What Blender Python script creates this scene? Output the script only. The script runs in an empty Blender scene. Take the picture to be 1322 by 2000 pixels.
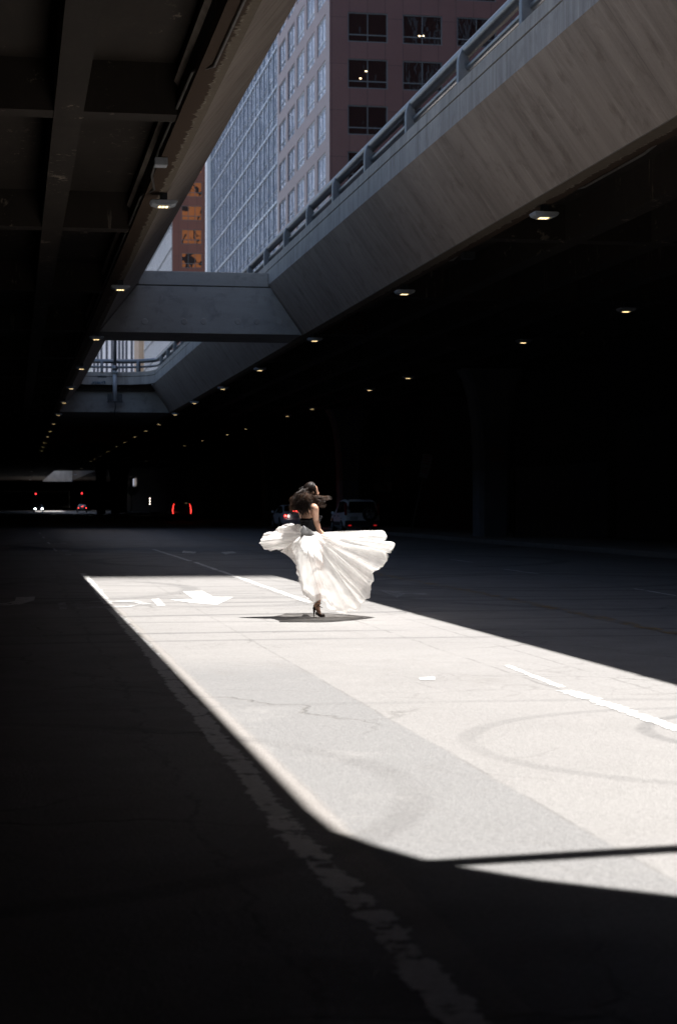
import bpy, bmesh, math, random
from mathutils import Vector, Matrix, noise
R = math.radians
rnd = random.Random(7)
# ------------------------------------------------------------ camera, world, sun, exposure
F = 3600.0; CXP = 661.0; HOR = 985.0; CH = 1.45
PSI = math.atan(634.0 / F)
CP, SP = math.cos(PSI), math.sin(PSI)
sc = bpy.context.scene
C = sc.collection
cam = bpy.data.cameras.new("camera")
co = bpy.data.objects.new("camera", cam); C.objects.link(co)
co.location = (0, 0, CH); co.rotation_euler = (R(90), 0, -PSI)
cam.sensor_fit = 'VERTICAL'; cam.sensor_height = 36.0; cam.lens = F * 36 / 2000
cam.shift_y = -15 / 2000.0; cam.clip_end = 6000; cam.clip_start = 0.05
cam.dof.use_dof = True; cam.dof.focus_distance = 23.5; cam.dof.aperture_fstop = 3.4
sc.camera = co
SUNV = Vector((0.293, 0.06, 1.0)).normalized()
w = bpy.data.worlds.new("World"); sc.world = w; w.use_nodes = True
nt = w.node_tree; bg = nt.nodes['Background']
sky = nt.nodes.new('ShaderNodeTexSky'); sky.sky_type = 'NISHITA'; sky.sun_disc = False
sky.sun_elevation = math.asin(SUNV.z); sky.sun_rotation = math.atan2(SUNV.x, SUNV.y)
nt.links.new(sky.outputs[0], bg.inputs[0]); bg.inputs[1].default_value = 0.05
sky.dust_density = 1.6; sky.air_density = 1.0; sky.ozone_density = .6
sl = bpy.data.lights.new("sun", 'SUN'); sl.energy = 5.0; sl.angle = R(0.55); sl.color = (1.0, 0.97, 0.935)
so = bpy.data.objects.new("sun", sl); C.objects.link(so)
so.rotation_euler = SUNV.to_track_quat('Z', 'Y').to_euler(); so.location = (30, 5, 60)
sc.view_settings.view_transform = 'Standard'; sc.view_settings.look = 'None'
sc.view_settings.exposure = 1.7; sc.view_settings.gamma = 1
sc.cycles.max_bounces = 8; sc.cycles.diffuse_bounces = 4; sc.cycles.transparent_max_bounces = 16

# ------------------------------------------------------------ pixel <-> world helpers
def ray(px, py):
    xr = (px - CXP) / F; up = (HOR - py) / F
    return Vector((xr * CP + SP, -xr * SP + CP, up))
def atZ(px, py, Z=0.0):
    d = ray(px, py); t = (Z - CH) / d.z; return Vector((d.x * t, d.y * t, Z))
def atX(px, py, X):
    d = ray(px, py); t = X / d.x; return Vector((X, d.y * t, CH + d.z * t))
def atY(px, py, Y):
    d = ray(px, py); t = Y / d.y; return Vector((d.x * t, Y, CH + d.z * t))

# ------------------------------------------------------------ mesh helpers
class MB:
    def __init__(s): s.v = []; s.f = []; s.sm = []; s.uv = None
    def add(s, vs, fs, smooth=False):
        b = len(s.v); s.v += [tuple(v) for v in vs]
        for f in fs: s.f.append(tuple(b + i for i in f)); s.sm.append(smooth)
        return s
    def box(s, x0, x1, y0, y1, z0, z1):
        return s.add([(x0,y0,z0),(x1,y0,z0),(x1,y1,z0),(x0,y1,z0),(x0,y0,z1),(x1,y0,z1),(x1,y1,z1),(x0,y1,z1)],
            [(0,3,2,1),(4,5,6,7),(0,1,5,4),(1,2,6,5),(2,3,7,6),(3,0,4,7)])
    def prism_y(s, poly, y0, y1, seg=1):     # poly of (x,z), extruded along y
        n = len(poly); vs = []
        for k in range(seg + 1):
            y = y0 + (y1 - y0) * k / seg
            vs += [(x, y, z) for x, z in poly]
        fs = [tuple(range(n)), tuple(range(seg * n + n - 1, seg * n - 1, -1))]
        for k in range(seg):
            for i in range(n):
                j = (i + 1) % n; fs.append((k*n+j, k*n+i, (k+1)*n+i, (k+1)*n+j))
        return s.add(vs, fs)
    def prism_x(s, poly, x0, x1):     # poly of (y,z)
        n = len(poly)
        vs = [(x0, y, z) for y, z in poly] + [(x1, y, z) for y, z in poly]
        return s.add(vs, [tuple(range(n)), tuple(range(2*n-1, n-1, -1))] + [((i+1)%n, i, n+i, n+(i+1)%n) for i in range(n)])
    def prism_z(s, poly, z0, z1):     # poly of (x,y)
        n = len(poly)
        vs = [(x, y, z0) for x, y in poly] + [(x, y, z1) for x, y in poly]
        return s.add(vs, [tuple(range(n-1, -1, -1)), tuple(range(n, 2*n))] + [(i, (i+1)%n, n+(i+1)%n, n+i) for i in range(n)])
    def tube(s, pts, rad, n=10, cap=True, smooth=True, flat=None):
        pts = [Vector(p) for p in pts]; m = len(pts)
        if not hasattr(rad, '__len__'): rad = [rad] * m
        vs = []; up = None
        for i, p in enumerate(pts):
            t = (pts[min(i+1, m-1)] - pts[max(i-1, 0)]).normalized()
            if up is None:
                a = Vector((0,0,1)) if abs(t.z) < .9 else Vector((1,0,0)); up = t.cross(a).normalized()
            else: up = (up - t * up.dot(t)).normalized()
            b = t.cross(up)
            for k in range(n):
                a = 2*math.pi*k/n; vs.append(p + (up*math.cos(a) + b*math.sin(a)*(flat or 1)) * rad[i])
        fs = []
        for i in range(m-1):
            for k in range(n):
                k2 = (k+1) % n; fs.append((i*n+k, i*n+k2, (i+1)*n+k2, (i+1)*n+k))
        s.add(vs, fs, smooth)
        if cap:
            b = len(s.v) - m*n
            s.f.append(tuple(b + k for k in range(n-1, -1, -1))); s.sm.append(False)
            s.f.append(tuple(b + (m-1)*n + k for k in range(n))); s.sm.append(False)
        return s
    def ell(s, c, r, seg=20, rings=12, rot=None):
        vs = []; fs = []
        for i in range(rings + 1):
            th = math.pi * i / rings
            for k in range(seg):
                a = 2*math.pi*k/seg
                v = Vector((math.sin(th)*math.cos(a)*r[0], math.sin(th)*math.sin(a)*r[1], math.cos(th)*r[2]))
                if rot: v = rot @ v
                vs.append(v + Vector(c))
        for i in range(rings):
            for k in range(seg):
                k2 = (k+1) % seg; fs.append((i*seg+k, (i+1)*seg+k, (i+1)*seg+k2, i*seg+k2))
        return s.add(vs, fs, True)
    def grid(s, rows, smooth=True):
        n = len(rows[0]); vs = [p for r in rows for p in r]
        return s.add(vs, [(i*n+k, i*n+k+1, (i+1)*n+k+1, (i+1)*n+k) for i in range(len(rows)-1) for k in range(n-1)], smooth)
    def build(s, name, mat, parent=None, bevel=0, loc=None):
        me = bpy.data.meshes.new(name); me.from_pydata(s.v, [], s.f); me.validate(); 
        if len(me.polygons) == len(s.sm): me.polygons.foreach_set('use_smooth', s.sm)
        bm = bmesh.new(); bm.from_mesh(me); bmesh.ops.recalc_face_normals(bm, faces=bm.faces); bm.to_mesh(me); bm.free()
        if s.uv:
            ul = me.uv_layers.new(name='UVMap')
            for li, l in enumerate(me.loops): ul.data[li].uv = s.uv[l.vertex_index]
        me.materials.append(mat)
        o = bpy.data.objects.new(name, me); C.objects.link(o)
        if parent: o.parent = parent
        if loc: o.location = loc
        if bevel:
            b = o.modifiers.new('bevel', 'BEVEL'); b.width = bevel; b.segments = 2; b.limit_method = 'ANGLE'; b.angle_limit = R(35)
        return o
def tag(o, label=None, cat=None, group=None, kind=None):
    if label: o['label'] = label
    if cat: o['category'] = cat
    if group: o['group'] = group
    if kind: o['kind'] = kind
    return o
def empty(name, loc=(0,0,0), rz=0, label=None, cat=None, group=None):
    o = bpy.data.objects.new(name, None); C.objects.link(o); o.location = loc; o.rotation_euler = (0,0,rz)
    o.empty_display_size = .2
    return tag(o, label, cat, group)
def children(o): return [c for c in bpy.data.objects if c.parent == o]
def copy_tree(o, parent=None):
    c = o.copy(); C.objects.link(c); c.parent = parent
    for ch in children(o): copy_tree(ch, c)
    return c

# ------------------------------------------------------------ material helpers
class NT:
    def __init__(s, name):
        s.m = bpy.data.materials.new(name); s.m.use_nodes = True; s.t = s.m.node_tree; s.n = s.t.nodes
        s.b = s.n['Principled BSDF']; s.o = s.n['Material Output']; s._c = None
    def co(s):
        if not s._c: s._c = s.n.new('ShaderNodeTexCoord').outputs['Object']
        return s._c
    def put(s, sock, v):
        if isinstance(v, bpy.types.NodeSocket): s.t.links.new(v, sock)
        elif v is not None:
            if sock.type == 'RGBA' and len(v) == 3: v = (*v, 1)
            sock.default_value = v
    def map(s, scale=(1,1,1), loc=(0,0,0), rot=(0,0,0), vec=None):
        m = s.n.new('ShaderNodeMapping'); m.inputs['Scale'].default_value = scale; m.inputs['Location'].default_value = loc
        m.inputs['Rotation'].default_value = rot; s.put(m.inputs[0], vec or s.co()); return m.outputs[0]
    def noise(s, scale, detail=4, rough=.55, vec=None, dist=0):
        m = s.n.new('ShaderNodeTexNoise'); m.inputs['Scale'].default_value = scale; m.inputs['Detail'].default_value = detail
        m.inputs['Roughness'].default_value = rough; m.inputs['Distortion'].default_value = dist
        s.put(m.inputs['Vector'], vec or s.co()); return m.outputs[0]
    def noisec(s, scale, detail=3, vec=None):
        m = s.n.new('ShaderNodeTexNoise'); m.inputs['Scale'].default_value = scale; m.inputs['Detail'].default_value = detail
        s.put(m.inputs['Vector'], vec or s.co()); return m.outputs[1]
    def vor(s, scale, feature='DISTANCE_TO_EDGE', vec=None):
        m = s.n.new('ShaderNodeTexVoronoi'); m.feature = feature; m.inputs['Scale'].default_value = scale
        s.put(m.inputs['Vector'], vec or s.co()); return m.outputs['Distance']
    def math(s, op, a, b=None, c=None, clamp=False):
        m = s.n.new('ShaderNodeMath'); m.operation = op; m.use_clamp = clamp
        for i, v in enumerate((a, b, c)):
            if v is not None: s.put(m.inputs[i], v)
        return m.outputs[0]
    def vmath(s, op, a, b=None):
        m = s.n.new('ShaderNodeVectorMath'); m.operation = op; s.put(m.inputs[0], a)
        if b is not None: s.put(m.inputs[1], b)
        return m.outputs['Value'] if op in ('LENGTH', 'DISTANCE', 'DOT_PRODUCT') else m.outputs[0]
    def rng(s, v, a, b, c=0., d=1., smooth=False):
        m = s.n.new('ShaderNodeMapRange'); m.clamp = True
        if smooth: m.interpolation_type = 'SMOOTHSTEP'
        for i, x in enumerate((v, a, b, c, d)): s.put(m.inputs[i], x)
        return m.outputs[0]
    def mix(s, f, a, b, mode='MIX'):
        m = s.n.new('ShaderNodeMix'); m.data_type = 'RGBA'; m.blend_type = mode
        s.put(m.inputs[0], f); s.put(m.inputs[6], a); s.put(m.inputs[7], b); return m.outputs[2]
    def sep(s, v=None):
        m = s.n.new('ShaderNodeSeparateXYZ'); s.put(m.inputs[0], v or s.co()); return m.outputs
    def comb(s, x, y, z=0.):
        m = s.n.new('ShaderNodeCombineXYZ'); s.put(m.inputs[0], x); s.put(m.inputs[1], y); s.put(m.inputs[2], z); return m.outputs[0]
    def bump(s, h, st=.3, dist=.01):
        m = s.n.new('ShaderNodeBump'); m.inputs['Strength'].default_value = st; m.inputs['Distance'].default_value = dist
        s.put(m.inputs['Height'], h); s.t.links.new(m.outputs[0], s.b.inputs['Normal'])
    def set(s, col=None, rough=None, metal=None, spec=None):
        if col is not None: s.put(s.b.inputs['Base Color'], col)
        if rough is not None: s.put(s.b.inputs['Roughness'], rough)
        if metal is not None: s.put(s.b.inputs['Metallic'], metal)
        if spec is not None: s.put(s.b.inputs['Specular IOR Level'], spec)
        return s.m
def plain(name, col, rough=.5, metal=0., var=.12, sc_=6., spec=None):
    n = NT(name); a = n.noise(sc_, 4)
    c = n.mix(n.rng(a, .3, .7), tuple(x*(1-var) for x in col), tuple(min(1, x*(1+var)) for x in col))
    return n.set(c, rough, metal, spec)
def emit(name, col, st):
    n = NT(name); n.put(n.b.inputs['Emission Color'], col); n.b.inputs['Emission Strength'].default_value = st
    return n.set((.05,.05,.05), .4)
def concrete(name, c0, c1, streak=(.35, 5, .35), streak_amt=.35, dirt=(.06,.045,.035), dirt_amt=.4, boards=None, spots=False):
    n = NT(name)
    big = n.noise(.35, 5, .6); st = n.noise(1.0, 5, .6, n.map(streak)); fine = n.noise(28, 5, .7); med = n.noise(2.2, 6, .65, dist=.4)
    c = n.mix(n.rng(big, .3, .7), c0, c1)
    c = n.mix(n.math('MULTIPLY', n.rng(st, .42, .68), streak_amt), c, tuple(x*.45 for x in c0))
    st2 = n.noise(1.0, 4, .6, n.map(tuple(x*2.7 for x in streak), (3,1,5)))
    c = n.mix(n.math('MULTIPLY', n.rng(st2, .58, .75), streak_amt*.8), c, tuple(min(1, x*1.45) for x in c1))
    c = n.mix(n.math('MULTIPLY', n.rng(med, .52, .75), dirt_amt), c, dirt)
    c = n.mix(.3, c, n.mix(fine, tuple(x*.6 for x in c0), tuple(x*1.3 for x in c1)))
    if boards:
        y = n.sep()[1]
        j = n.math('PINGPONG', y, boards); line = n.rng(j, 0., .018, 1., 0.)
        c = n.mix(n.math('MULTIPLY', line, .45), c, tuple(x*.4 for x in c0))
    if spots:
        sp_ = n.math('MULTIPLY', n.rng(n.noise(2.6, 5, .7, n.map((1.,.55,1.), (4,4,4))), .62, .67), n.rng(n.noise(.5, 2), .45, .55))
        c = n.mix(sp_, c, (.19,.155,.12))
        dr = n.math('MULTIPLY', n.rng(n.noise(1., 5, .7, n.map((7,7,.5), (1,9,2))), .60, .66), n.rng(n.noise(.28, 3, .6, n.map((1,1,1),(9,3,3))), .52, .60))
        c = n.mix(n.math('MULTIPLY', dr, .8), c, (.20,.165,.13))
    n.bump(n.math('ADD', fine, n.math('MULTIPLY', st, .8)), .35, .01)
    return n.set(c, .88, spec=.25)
M = {}
M['fascia'] = concrete('parapet_concrete', (.35,.325,.30), (.45,.42,.39), streak=(.8, 4.5, .3), streak_amt=.7, dirt=(.10,.08,.065), dirt_amt=.5, boards=3.05)
M['web'] = concrete('inclined_concrete', (.33,.27,.225), (.43,.36,.305), streak=(.30, 3.2, .30), streak_amt=.6, dirt=(.10,.072,.055), dirt_amt=.75, boards=6.1)
M['beam'] = concrete('cross_beam_concrete', (.32,.30,.28), (.42,.40,.375), streak=(.5, 1, 3.5), streak_amt=.25, dirt=(.09,.09,.09), dirt_amt=.7)
M['under'] = concrete('shade_toned_concrete', (.026,.020,.015), (.044,.034,.027), streak=(2.5, .6, .4), streak_amt=.4, dirt=(.02,.015,.012), dirt_amt=.5, spots=True)  # deep shade put into the low base colour; pale spots are mineral stains
M['column'] = concrete('column_concrete', (.16,.155,.15), (.2,.195,.19), streak=(2.5, 2.5, .4), streak_amt=.4)
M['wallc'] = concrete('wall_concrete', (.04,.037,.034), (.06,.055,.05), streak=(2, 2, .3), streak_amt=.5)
# soffit with brown water stains and pale mineral edges
n = NT('stained_soffit'); x, y, z = n.sep()
dripn = n.noise(1.0, 5, .7, n.map((1.2, 3.2, 1.2))); dripm = n.noise(1.0, 4, .65, n.map((4, 9, 4)))
edge = n.math('ADD', n.math('MULTIPLY', n.math('SUBTRACT', n.rng(n.math('ABSOLUTE', n.math('SUBTRACT', x, 5.92)), 3.16, 3.62), .55), 1.1), n.math('SUBTRACT', n.math('ADD', n.math('MULTIPLY', dripn, .75), n.math('MULTIPLY', dripm, .25)), .5))
wet = n.rng(edge, -.03, .03); pale = n.math('MULTIPLY', n.rng(n.math('ABSOLUTE', edge), 0, .05, 1, 0), n.rng(dripm, .45, .6))
c = n.mix(wet, (.21,.17,.13), (.075,.048,.032)); c = n.mix(pale, c, (.42,.38,.30))
c = n.mix(n.math('MULTIPLY', n.noise(12, 5), .5), c, (.05,.035,.025)); n.bump(n.noise(20,5), .3)
M['soffit'] = n.set(c, .9, spec=.2)
M['rail'] = plain('painted_rail_metal', (.17,.185,.21), .35, .75, .12, 3)
M['post'] = plain('painted_post_metal', (.15,.165,.19), .45, .4, .15, 4)
M['pipe'] = plain('conduit_metal', (.17,.155,.14), .5, .6, .2, 5)
M['housing'] = plain('lamp_housing', (.42,.44,.47), .45, .1, .1, 8)
M['lampstrip'] = emit('lamp_strip_light', (1.0,.72,.34), 1.15)
M['black'] = plain('black_rubber', (.02,.02,.02), .7)
M['dark'] = plain('dark_metal', (.035,.037,.04), .5, .3)

# asphalt
PATCHW = .14
def asphalt_nodes(n, base=(.172,.166,.161)):
    big = n.noise(.25, 4, .6); med = n.noise(1.6, 5, .6); fine = n.noise(60, 4, .75); sp = n.vor(85, 'F1')
    c = n.mix(n.rng(big, .35, .65), tuple(v*.86 for v in base), tuple(v*1.1 for v in base))
    c = n.mix(n.math('MULTIPLY', n.rng(med, .45, .75), .28), c, tuple(v*.62 for v in base))
    return c, fine, sp, med
n = NT('asphalt'); x, y, z = n.sep()
c, fine, sp, med = asphalt_nodes(n)
wob = n.math('MULTIPLY', n.math('SUBTRACT', n.noise(.7, 5, .7), .5), .25)
wob2 = n.math('MULTIPLY', n.math('SUBTRACT', n.noise(6, 4, .7), .5), .05)
xw = n.math('ADD', n.math('ADD', x, wob2), n.math('MULTIPLY', wob, .18))
def band(a, b, e=.015): return n.math('MULTIPLY', n.rng(xw, a-e, a+e), n.rng(xw, b-e, b+e, 1, 0))
near = n.rng(y, 15.6, 17.4, 1, 0)
c = n.mix(n.math('MULTIPLY', n.math('MULTIPLY', band(1.47, 2.5), near), .9), c, n.mix(n.noise(3,4), (.082,.084,.087), (.108,.11,.113)))
c = n.mix(n.math('MULTIPLY', band(1.33, 1.47, .03), .5), c, (.21,.18,.155))
def seam(at, wd, amt, wv=xw):
    d = n.math('ABSOLUTE', n.math('SUBTRACT', wv, at)); return n.math('MULTIPLY', n.math('MULTIPLY', n.rng(d, wd*.3, wd, 1, 0), amt), n.rng(n.noise(1.3, 4, .7), .38, .55))
xc = n.math('ADD', x, n.math('MULTIPLY', wob, .55))
for at, wd, amt, wv in ((2.5,.016,.6,xw),(1.47,.012,.35,xw),(4.2,.02,.85,xc),(4.9,.018,.75,xw),(7.25,.03,.8,xc),(.85,.022,.8,n.math('ADD', x, n.math('ADD', n.math('MULTIPLY', wob, 2.6), n.math('MULTIPLY', wob2, 2.)))),(10.9,.03,.7,xc),(-1.6,.03,.8,xc)):
    c = n.mix(seam(at, wd, amt, wv), c, (.035,.032,.03))
# crack network
n2 = n.n.new('ShaderNodeVectorMath'); n2.operation = 'SCALE'; n.put(n2.inputs[0], n.noisec(1.1, 5)); n2.inputs['Scale'].default_value = .9
cv = n.vmath('ADD', n.co(), n2.outputs[0])
cr = n.math('MULTIPLY', n.rng(n.vor(.33, vec=cv), .002, .010, 1, 0), n.rng(n.noise(.22, 3), .45, .57))
c = n.mix(n.math('MULTIPLY', cr, .75), c, (.04,.036,.033))
cr2 = n.math('MULTIPLY', n.rng(n.vor(1.6, vec=cv), .004, .03, 1, 0), n.rng(n.noise(.3, 3, vec=n.map((1,1,1),(20,7,0))), .55, .62))
c = n.mix(n.math('MULTIPLY', cr2, .5), c, (.05,.045,.042))
# tyre skid marks: arcs of circles (cx, cy, r, half width, strength)
rings = [(3.0,27.6,1.5,.11,.30),(3.1,27.9,1.9,.10,.22),(3.6,20.6-30,30.2,.07,.5),(3.6,19.2-38,38.4,.06,.42),(4.0,22.6+25,25.,.06,.35),(5.2,11.0,1.25,.035,.45),(4.6,10.6,1.9,.04,.25),
 (2.6,13.2-20,20,.05,.2),(9.5,34,3.2,.13,.6),(9.9,33.4,3.7,.12,.5),(12.5,44,5.5,.15,.6),(8.0,47,6.0,.15,.55),(3.0,52,5.,.15,.55),(2.0,56,3.4,.15,.6),(6.5,58,4.5,.16,.5),(13,30,7.5,.12,.5),
 (7.,27+60,60.,.10,.6),(9,24.5-50,50,.09,.6),(11,28+80,80,.10,.5),(-2.,32,5.,.1,.4),(2.5,33,2.8,.1,.28),(4.,36,3.6,.1,.25),(9,66,9,.2,.5),(-1,9.5,3.,.06,.35)]
xy = n.comb(x, y, 0.)
nb = n.noise(.35, 3, .6); tex = n.rng(n.noise(1., 3, .6, n.map((9,9,1))), .3, .6)
tot = None
for i, (cx, cy, r, hw, st) in enumerate(rings):
    d = n.math('ABSOLUTE', n.math('SUBTRACT', n.vmath('DISTANCE', xy, (cx, cy, 0)), r))
    hw *= 2.3; mk = n.rng(d, hw*.35, hw, min(.85, st*1.7), 0, True)
    tot = mk if tot is None else n.math('MAXIMUM', tot, mk)
tot = n.math('MULTIPLY', tot, n.math('MULTIPLY', n.rng(nb, .30, .48), n.rng(tex, 0, 1, .6, 1)))
c = n.mix(tot, c, (.03,.03,.032))
# oil and dirt blotches
bl = n.math('MULTIPLY', n.rng(n.noise(.55, 5, .7, n.map((1.4,.5,1),(5,2,0))), .6, .74), .5)
c = n.mix(bl, c, (.08,.07,.062))
for k_, (sx_, th_) in enumerate(((2.2,.62),(4.5,.64))):
    stn = n.math('MULTIPLY', n.rng(n.noise(sx_, 6, .75, n.map((1,1,1),(k_*7,3,0))), th_-.02, th_+.08), .42); c = n.mix(stn, c, (.07,.064,.058))
lt = n.math('MULTIPLY', n.rng(n.noise(1.1, 6, .75, n.map((1,.8,1),(17,3,0))), .56, .68), .3); c = n.mix(lt, c, (.25,.24,.23))
gr = n.math('ADD', n.math('MULTIPLY', n.rng(sp, .1, .6), .5), n.math('MULTIPLY', n.rng(n.noise(30, 4, .8), .35, .65), .5))
c = n.mix(.44, c, n.mix(gr, (.055,.052,.05), (.26,.25,.242)))
n.bump(n.math('ADD', gr, n.math('MULTIPLY', cr, -3.)), .55, .012)
M['asphalt'] = n.set(c, n.rng(med, .3, .7, .62, .82), spec=.4)
n = NT('ground_concrete'); c, fine, sp, med = asphalt_nodes(n, (.16,.155,.15)); M['ground'] = n.set(c, .85)
M['sidewalk'] = concrete('sidewalk_concrete', (.20,.195,.185), (.27,.26,.25), streak=(1,1,1), streak_amt=.3)
def paint(name, col, wear0, strip=True, edge_amt=.45):
    n = NT(name)
    t = n.noise(7., 7, .78); b = n.noise(1.6, 4, .65)
    v = n.math('ADD', n.math('MULTIPLY', n.math('SUBTRACT', t, .5), 2.0), n.math('ADD', n.math('MULTIPLY', n.math('SUBTRACT', b, .5), 1.1), .58))
    if strip:
        uv = n.n.new('ShaderNodeTexCoord').outputs['UV']; u = n.sep(uv)[0]
        e = n.rng(n.math('ABSOLUTE', n.math('SUBTRACT', u, .5)), .22, .5, 0, edge_amt); v = n.math('SUBTRACT', v, e)
    a = n.rng(v, wear0, wear0 + .05)
    n.put(n.b.inputs['Alpha'], a)
    cc = n.mix(n.rng(n.noise(22, 5, .7), .4, .8), col, tuple(x*.62 for x in col)); n.bump(n.noise(40, 4), .3)
    return n.set(cc, .7)
M['paint'] = paint('white_road_paint', (.50,.495,.48), .37, True, .50)
M['paint_worn'] = paint('worn_white_road_paint', (.60,.59,.57), .43, True, .45)
M['paint_flat'] = paint('white_symbol_paint', (.52,.515,.50), .42, False)
M['paint_faint'] = paint('faint_symbol_paint', (.30,.295,.29), .48, False)
M['yellow'] = paint('worn_yellow_road_paint', (.30,.19,.06), .62, True, .1)

# ------------------------------------------------------------ geometry constants of the street
XL_B, XL_T = 2.62, 3.86          # left girder: soffit edge, top edge
XR_B, XR_T = 9.08, 7.98
ZS, ZI, ZP, ZC = 6.85, 8.43, 9.17, 7.60   # soffit, foot of fascia, parapet top, slab underside
XW_L, XW_R = -13.0, 22.5
NEAR_Y, BEAM0, BEAM1, END2 = 7.4, 58.1, 61.2, 108.2
OP3A, OP3B, FARY = 229.0, 417.0, 760.0
YB = -70.0

# ------------------------------------------------------------ ground, road, kerbs
gm = MB(); gm.add([(-2500,-600,-.02),(2500,-600,-.02),(2500,4000,-.02),(-2500,4000,-.02)], [(0,1,2,3)])
tag(gm.build('ground', M['ground']), kind='structure')
CURB_R, CURB_L = 17.3, -8.6
rm = MB(); rm.add([(CURB_L,YB,0),(CURB_R,YB,0),(CURB_R,FARY,0),(CURB_L,FARY,0)], [(0,1,2,3)])
road = tag(rm.build('road', M['asphalt']), kind='structure')
s1 = MB(); s1.box(CURB_R, XW_R, YB, FARY, -.1, .15); tag(s1.build('right_pavement', M['sidewalk'], bevel=.02), kind='structure')
s1 = MB(); s1.box(XW_L, CURB_L, YB, FARY, -.1, .15); tag(s1.build('left_pavement', M['sidewalk'], bevel=.02), kind='structure')
def strip(name, pts, width, mat, seg=1.0):
    """painted strip along a list of (x,y); u runs across"""
    m = MB(); uv = []; rows = []
    P = []
    for a, b in zip(pts[:-1], pts[1:]):
        a = Vector(a); b = Vector(b); k = max(1, int((b-a).length/seg))
        for i in range(k): P.append(a.lerp(b, i/k))
    P.append(Vector(pts[-1]))
    for i, p in enumerate(P):
        t = (P[min(i+1,len(P)-1)] - P[max(i-1,0)]).normalized(); q = Vector((t.y, -t.x))
        wv = width * (1 + .12*noise.noise(Vector((p.x*1.3, p.y*1.3, 3))))
        j = .02*noise.noise(Vector((p.x*2, p.y*.8, 9)))
        for u in (0, 1):
            o = p + q*(wv*(u-.5) + j); m.v.append((o.x, o.y, .004)); uv.append((u, i*.1))
    for i in range(len(P)-1): m.f.append((2*i, 2*i+1, 2*i+3, 2*i+2)); m.sm.append(False)
    m.uv = uv
    return m.build(name, mat, road)
def G(px, py): p = atZ(px, py); return (p.x, p.y)
strip('lane_line', [G(163,1120), G(212,1180)], .20, M['paint'], .4)
strip('lane_line', [G(214,1189), G(236,1208)], .15, M['paint_worn'], .3)
strip('lane_line', [G(236,1208), G(300,1285), G(385,1392), G(480,1510), G(545,1595)], .19, M['paint'], .3)
strip('lane_line', [G(545,1595), G(640,1700), G(740,1800), G(862,1952), G(940,2050)], .20, M['paint_worn'], .25)
strip('lane_line', [G(300,1073), G(372,1096)], .16, M['paint'], .5)
strip('lane_line', [G(380,1098), G(455,1124)], .15, M['paint_worn'], .5)
strip('lane_line', [G(460,1126), G(606,1177)], .17, M['paint'], .5)
strip('lane_line', [G(990,1300), G(1096,1343)], .10, M['paint_worn'], .4)
strip('lane_line', [G(1104,1349), G(1330,1428), (4.38, 3.)], .18, M['paint'], .3)
for a, b in ((G(985,1112), G(1052,1121)), (G(1238,1150), G(1345,1168)), (G(880,1093),G(925,1099))):
    strip('lane_line', [a, b], .10, M['paint_worn'], .5)
for dy in (-1, 1):
    strip('yellow_line', [G(365+dy*4,1036), G(600+dy*5,1090), G(740+dy*5,1122), G(905+dy*6,1152), G(1100+dy*7,1192), G(1340+dy*8,1242)], .13, M['yellow'], .6)
for yy in (118, 128, 140, 152):
    strip('lane_line', [(1.3, yy-60), (1.3, yy-57.)], .12, M['paint_worn'], .5)
def flatpoly(name, pix, mat, z=.005):
    m = MB(); m.add([(*G(*p), z) for p in pix], [tuple(range(len(pix)))]); return m.build(name, mat, road)
k = 500/1322.
def c1(pts): return [(x*k, 1100 + y*k) for x, y in pts]
flatpoly('road_arrow', c1([(945,147),(1045,144),(1105,176),(1205,176),(1120,216),(985,205),(880,190),(1000,186)]), M['paint_flat'])
flatpoly('road_arrow', c1([(85,177),(183,174),(178,193),(110,214),(40,218),(-60,222),(-40,212),(40,206),(80,196)]), M['paint_flat'])
# letter box with an oval hole
def ringpoly(name, outer, cx, cy, rx, ry, mat):
    m = MB(); N = 40; o = []; i_ = []
    for q in range(N):
        a = 2*math.pi*q/N; dx, dy = math.cos(a), math.sin(a)
        i_.append((cx+rx*dx, cy+ry*dy))
        # cast to outer quad
        best = None
        for e in range(len(outer)):
            (x1,y1),(x2,y2) = outer[e], outer[(e+1)%len(outer)]
            den = dx*(y2-y1)-dy*(x2-x1)
            if abs(den) < 1e-9: continue
            t = ((x1-cx)*(y2-y1)-(y1-cy)*(x2-x1))/den; s_ = ((x1-cx)*dy-(y1-cy)*dx)/den
            if t > 0 and -1e-6 <= s_ <= 1+1e-6 and (best is None or t < best): best = t
        o.append((cx+dx*best, cy+dy*best))
    P = c1(o) + c1(i_)
    m.add([(*G(*p), .005) for p in P], [(q, (q+1)%N, N+(q+1)%N, N+q) for q in range(N)]); return m.build(name, mat, road)
ringpoly('road_letter', [(362,203),(768,188),(800,224),(372,238)], 568, 211, 148, 11, M['paint_faint'])
flatpoly('road_letter', c1([(783,187),(822,185),(856,219),(815,222)]), M['paint_flat'])
flatpoly('road_letter', c1([(302,205),(340,203),(350,238),(310,240)]), M['paint_faint'])
flatpoly('road_arrow', [(735,1152),(842,1159),(835,1163),(792,1160),(775,1168),(752,1158)], M['paint_faint'])
flatpoly('road_arrow', [(358,1076),(384,1078),(380,1081),(356,1080)], M['paint_flat'])
flatpoly('road_arrow', [(432,1079),(455,1077),(462,1080),(440,1083)], M['paint_flat'])
flatpoly('road_dash', [(818,1324),(848,1323),(850,1328),(820,1329)], M['paint_flat'])
for (px, py) in ((118,1060),(122,1075),(128,1083)):
    flatpoly('road_dash', [(px,py),(px+12,py),(px+13,py+2),(px+1,py+2)], M['paint_faint'])

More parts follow.
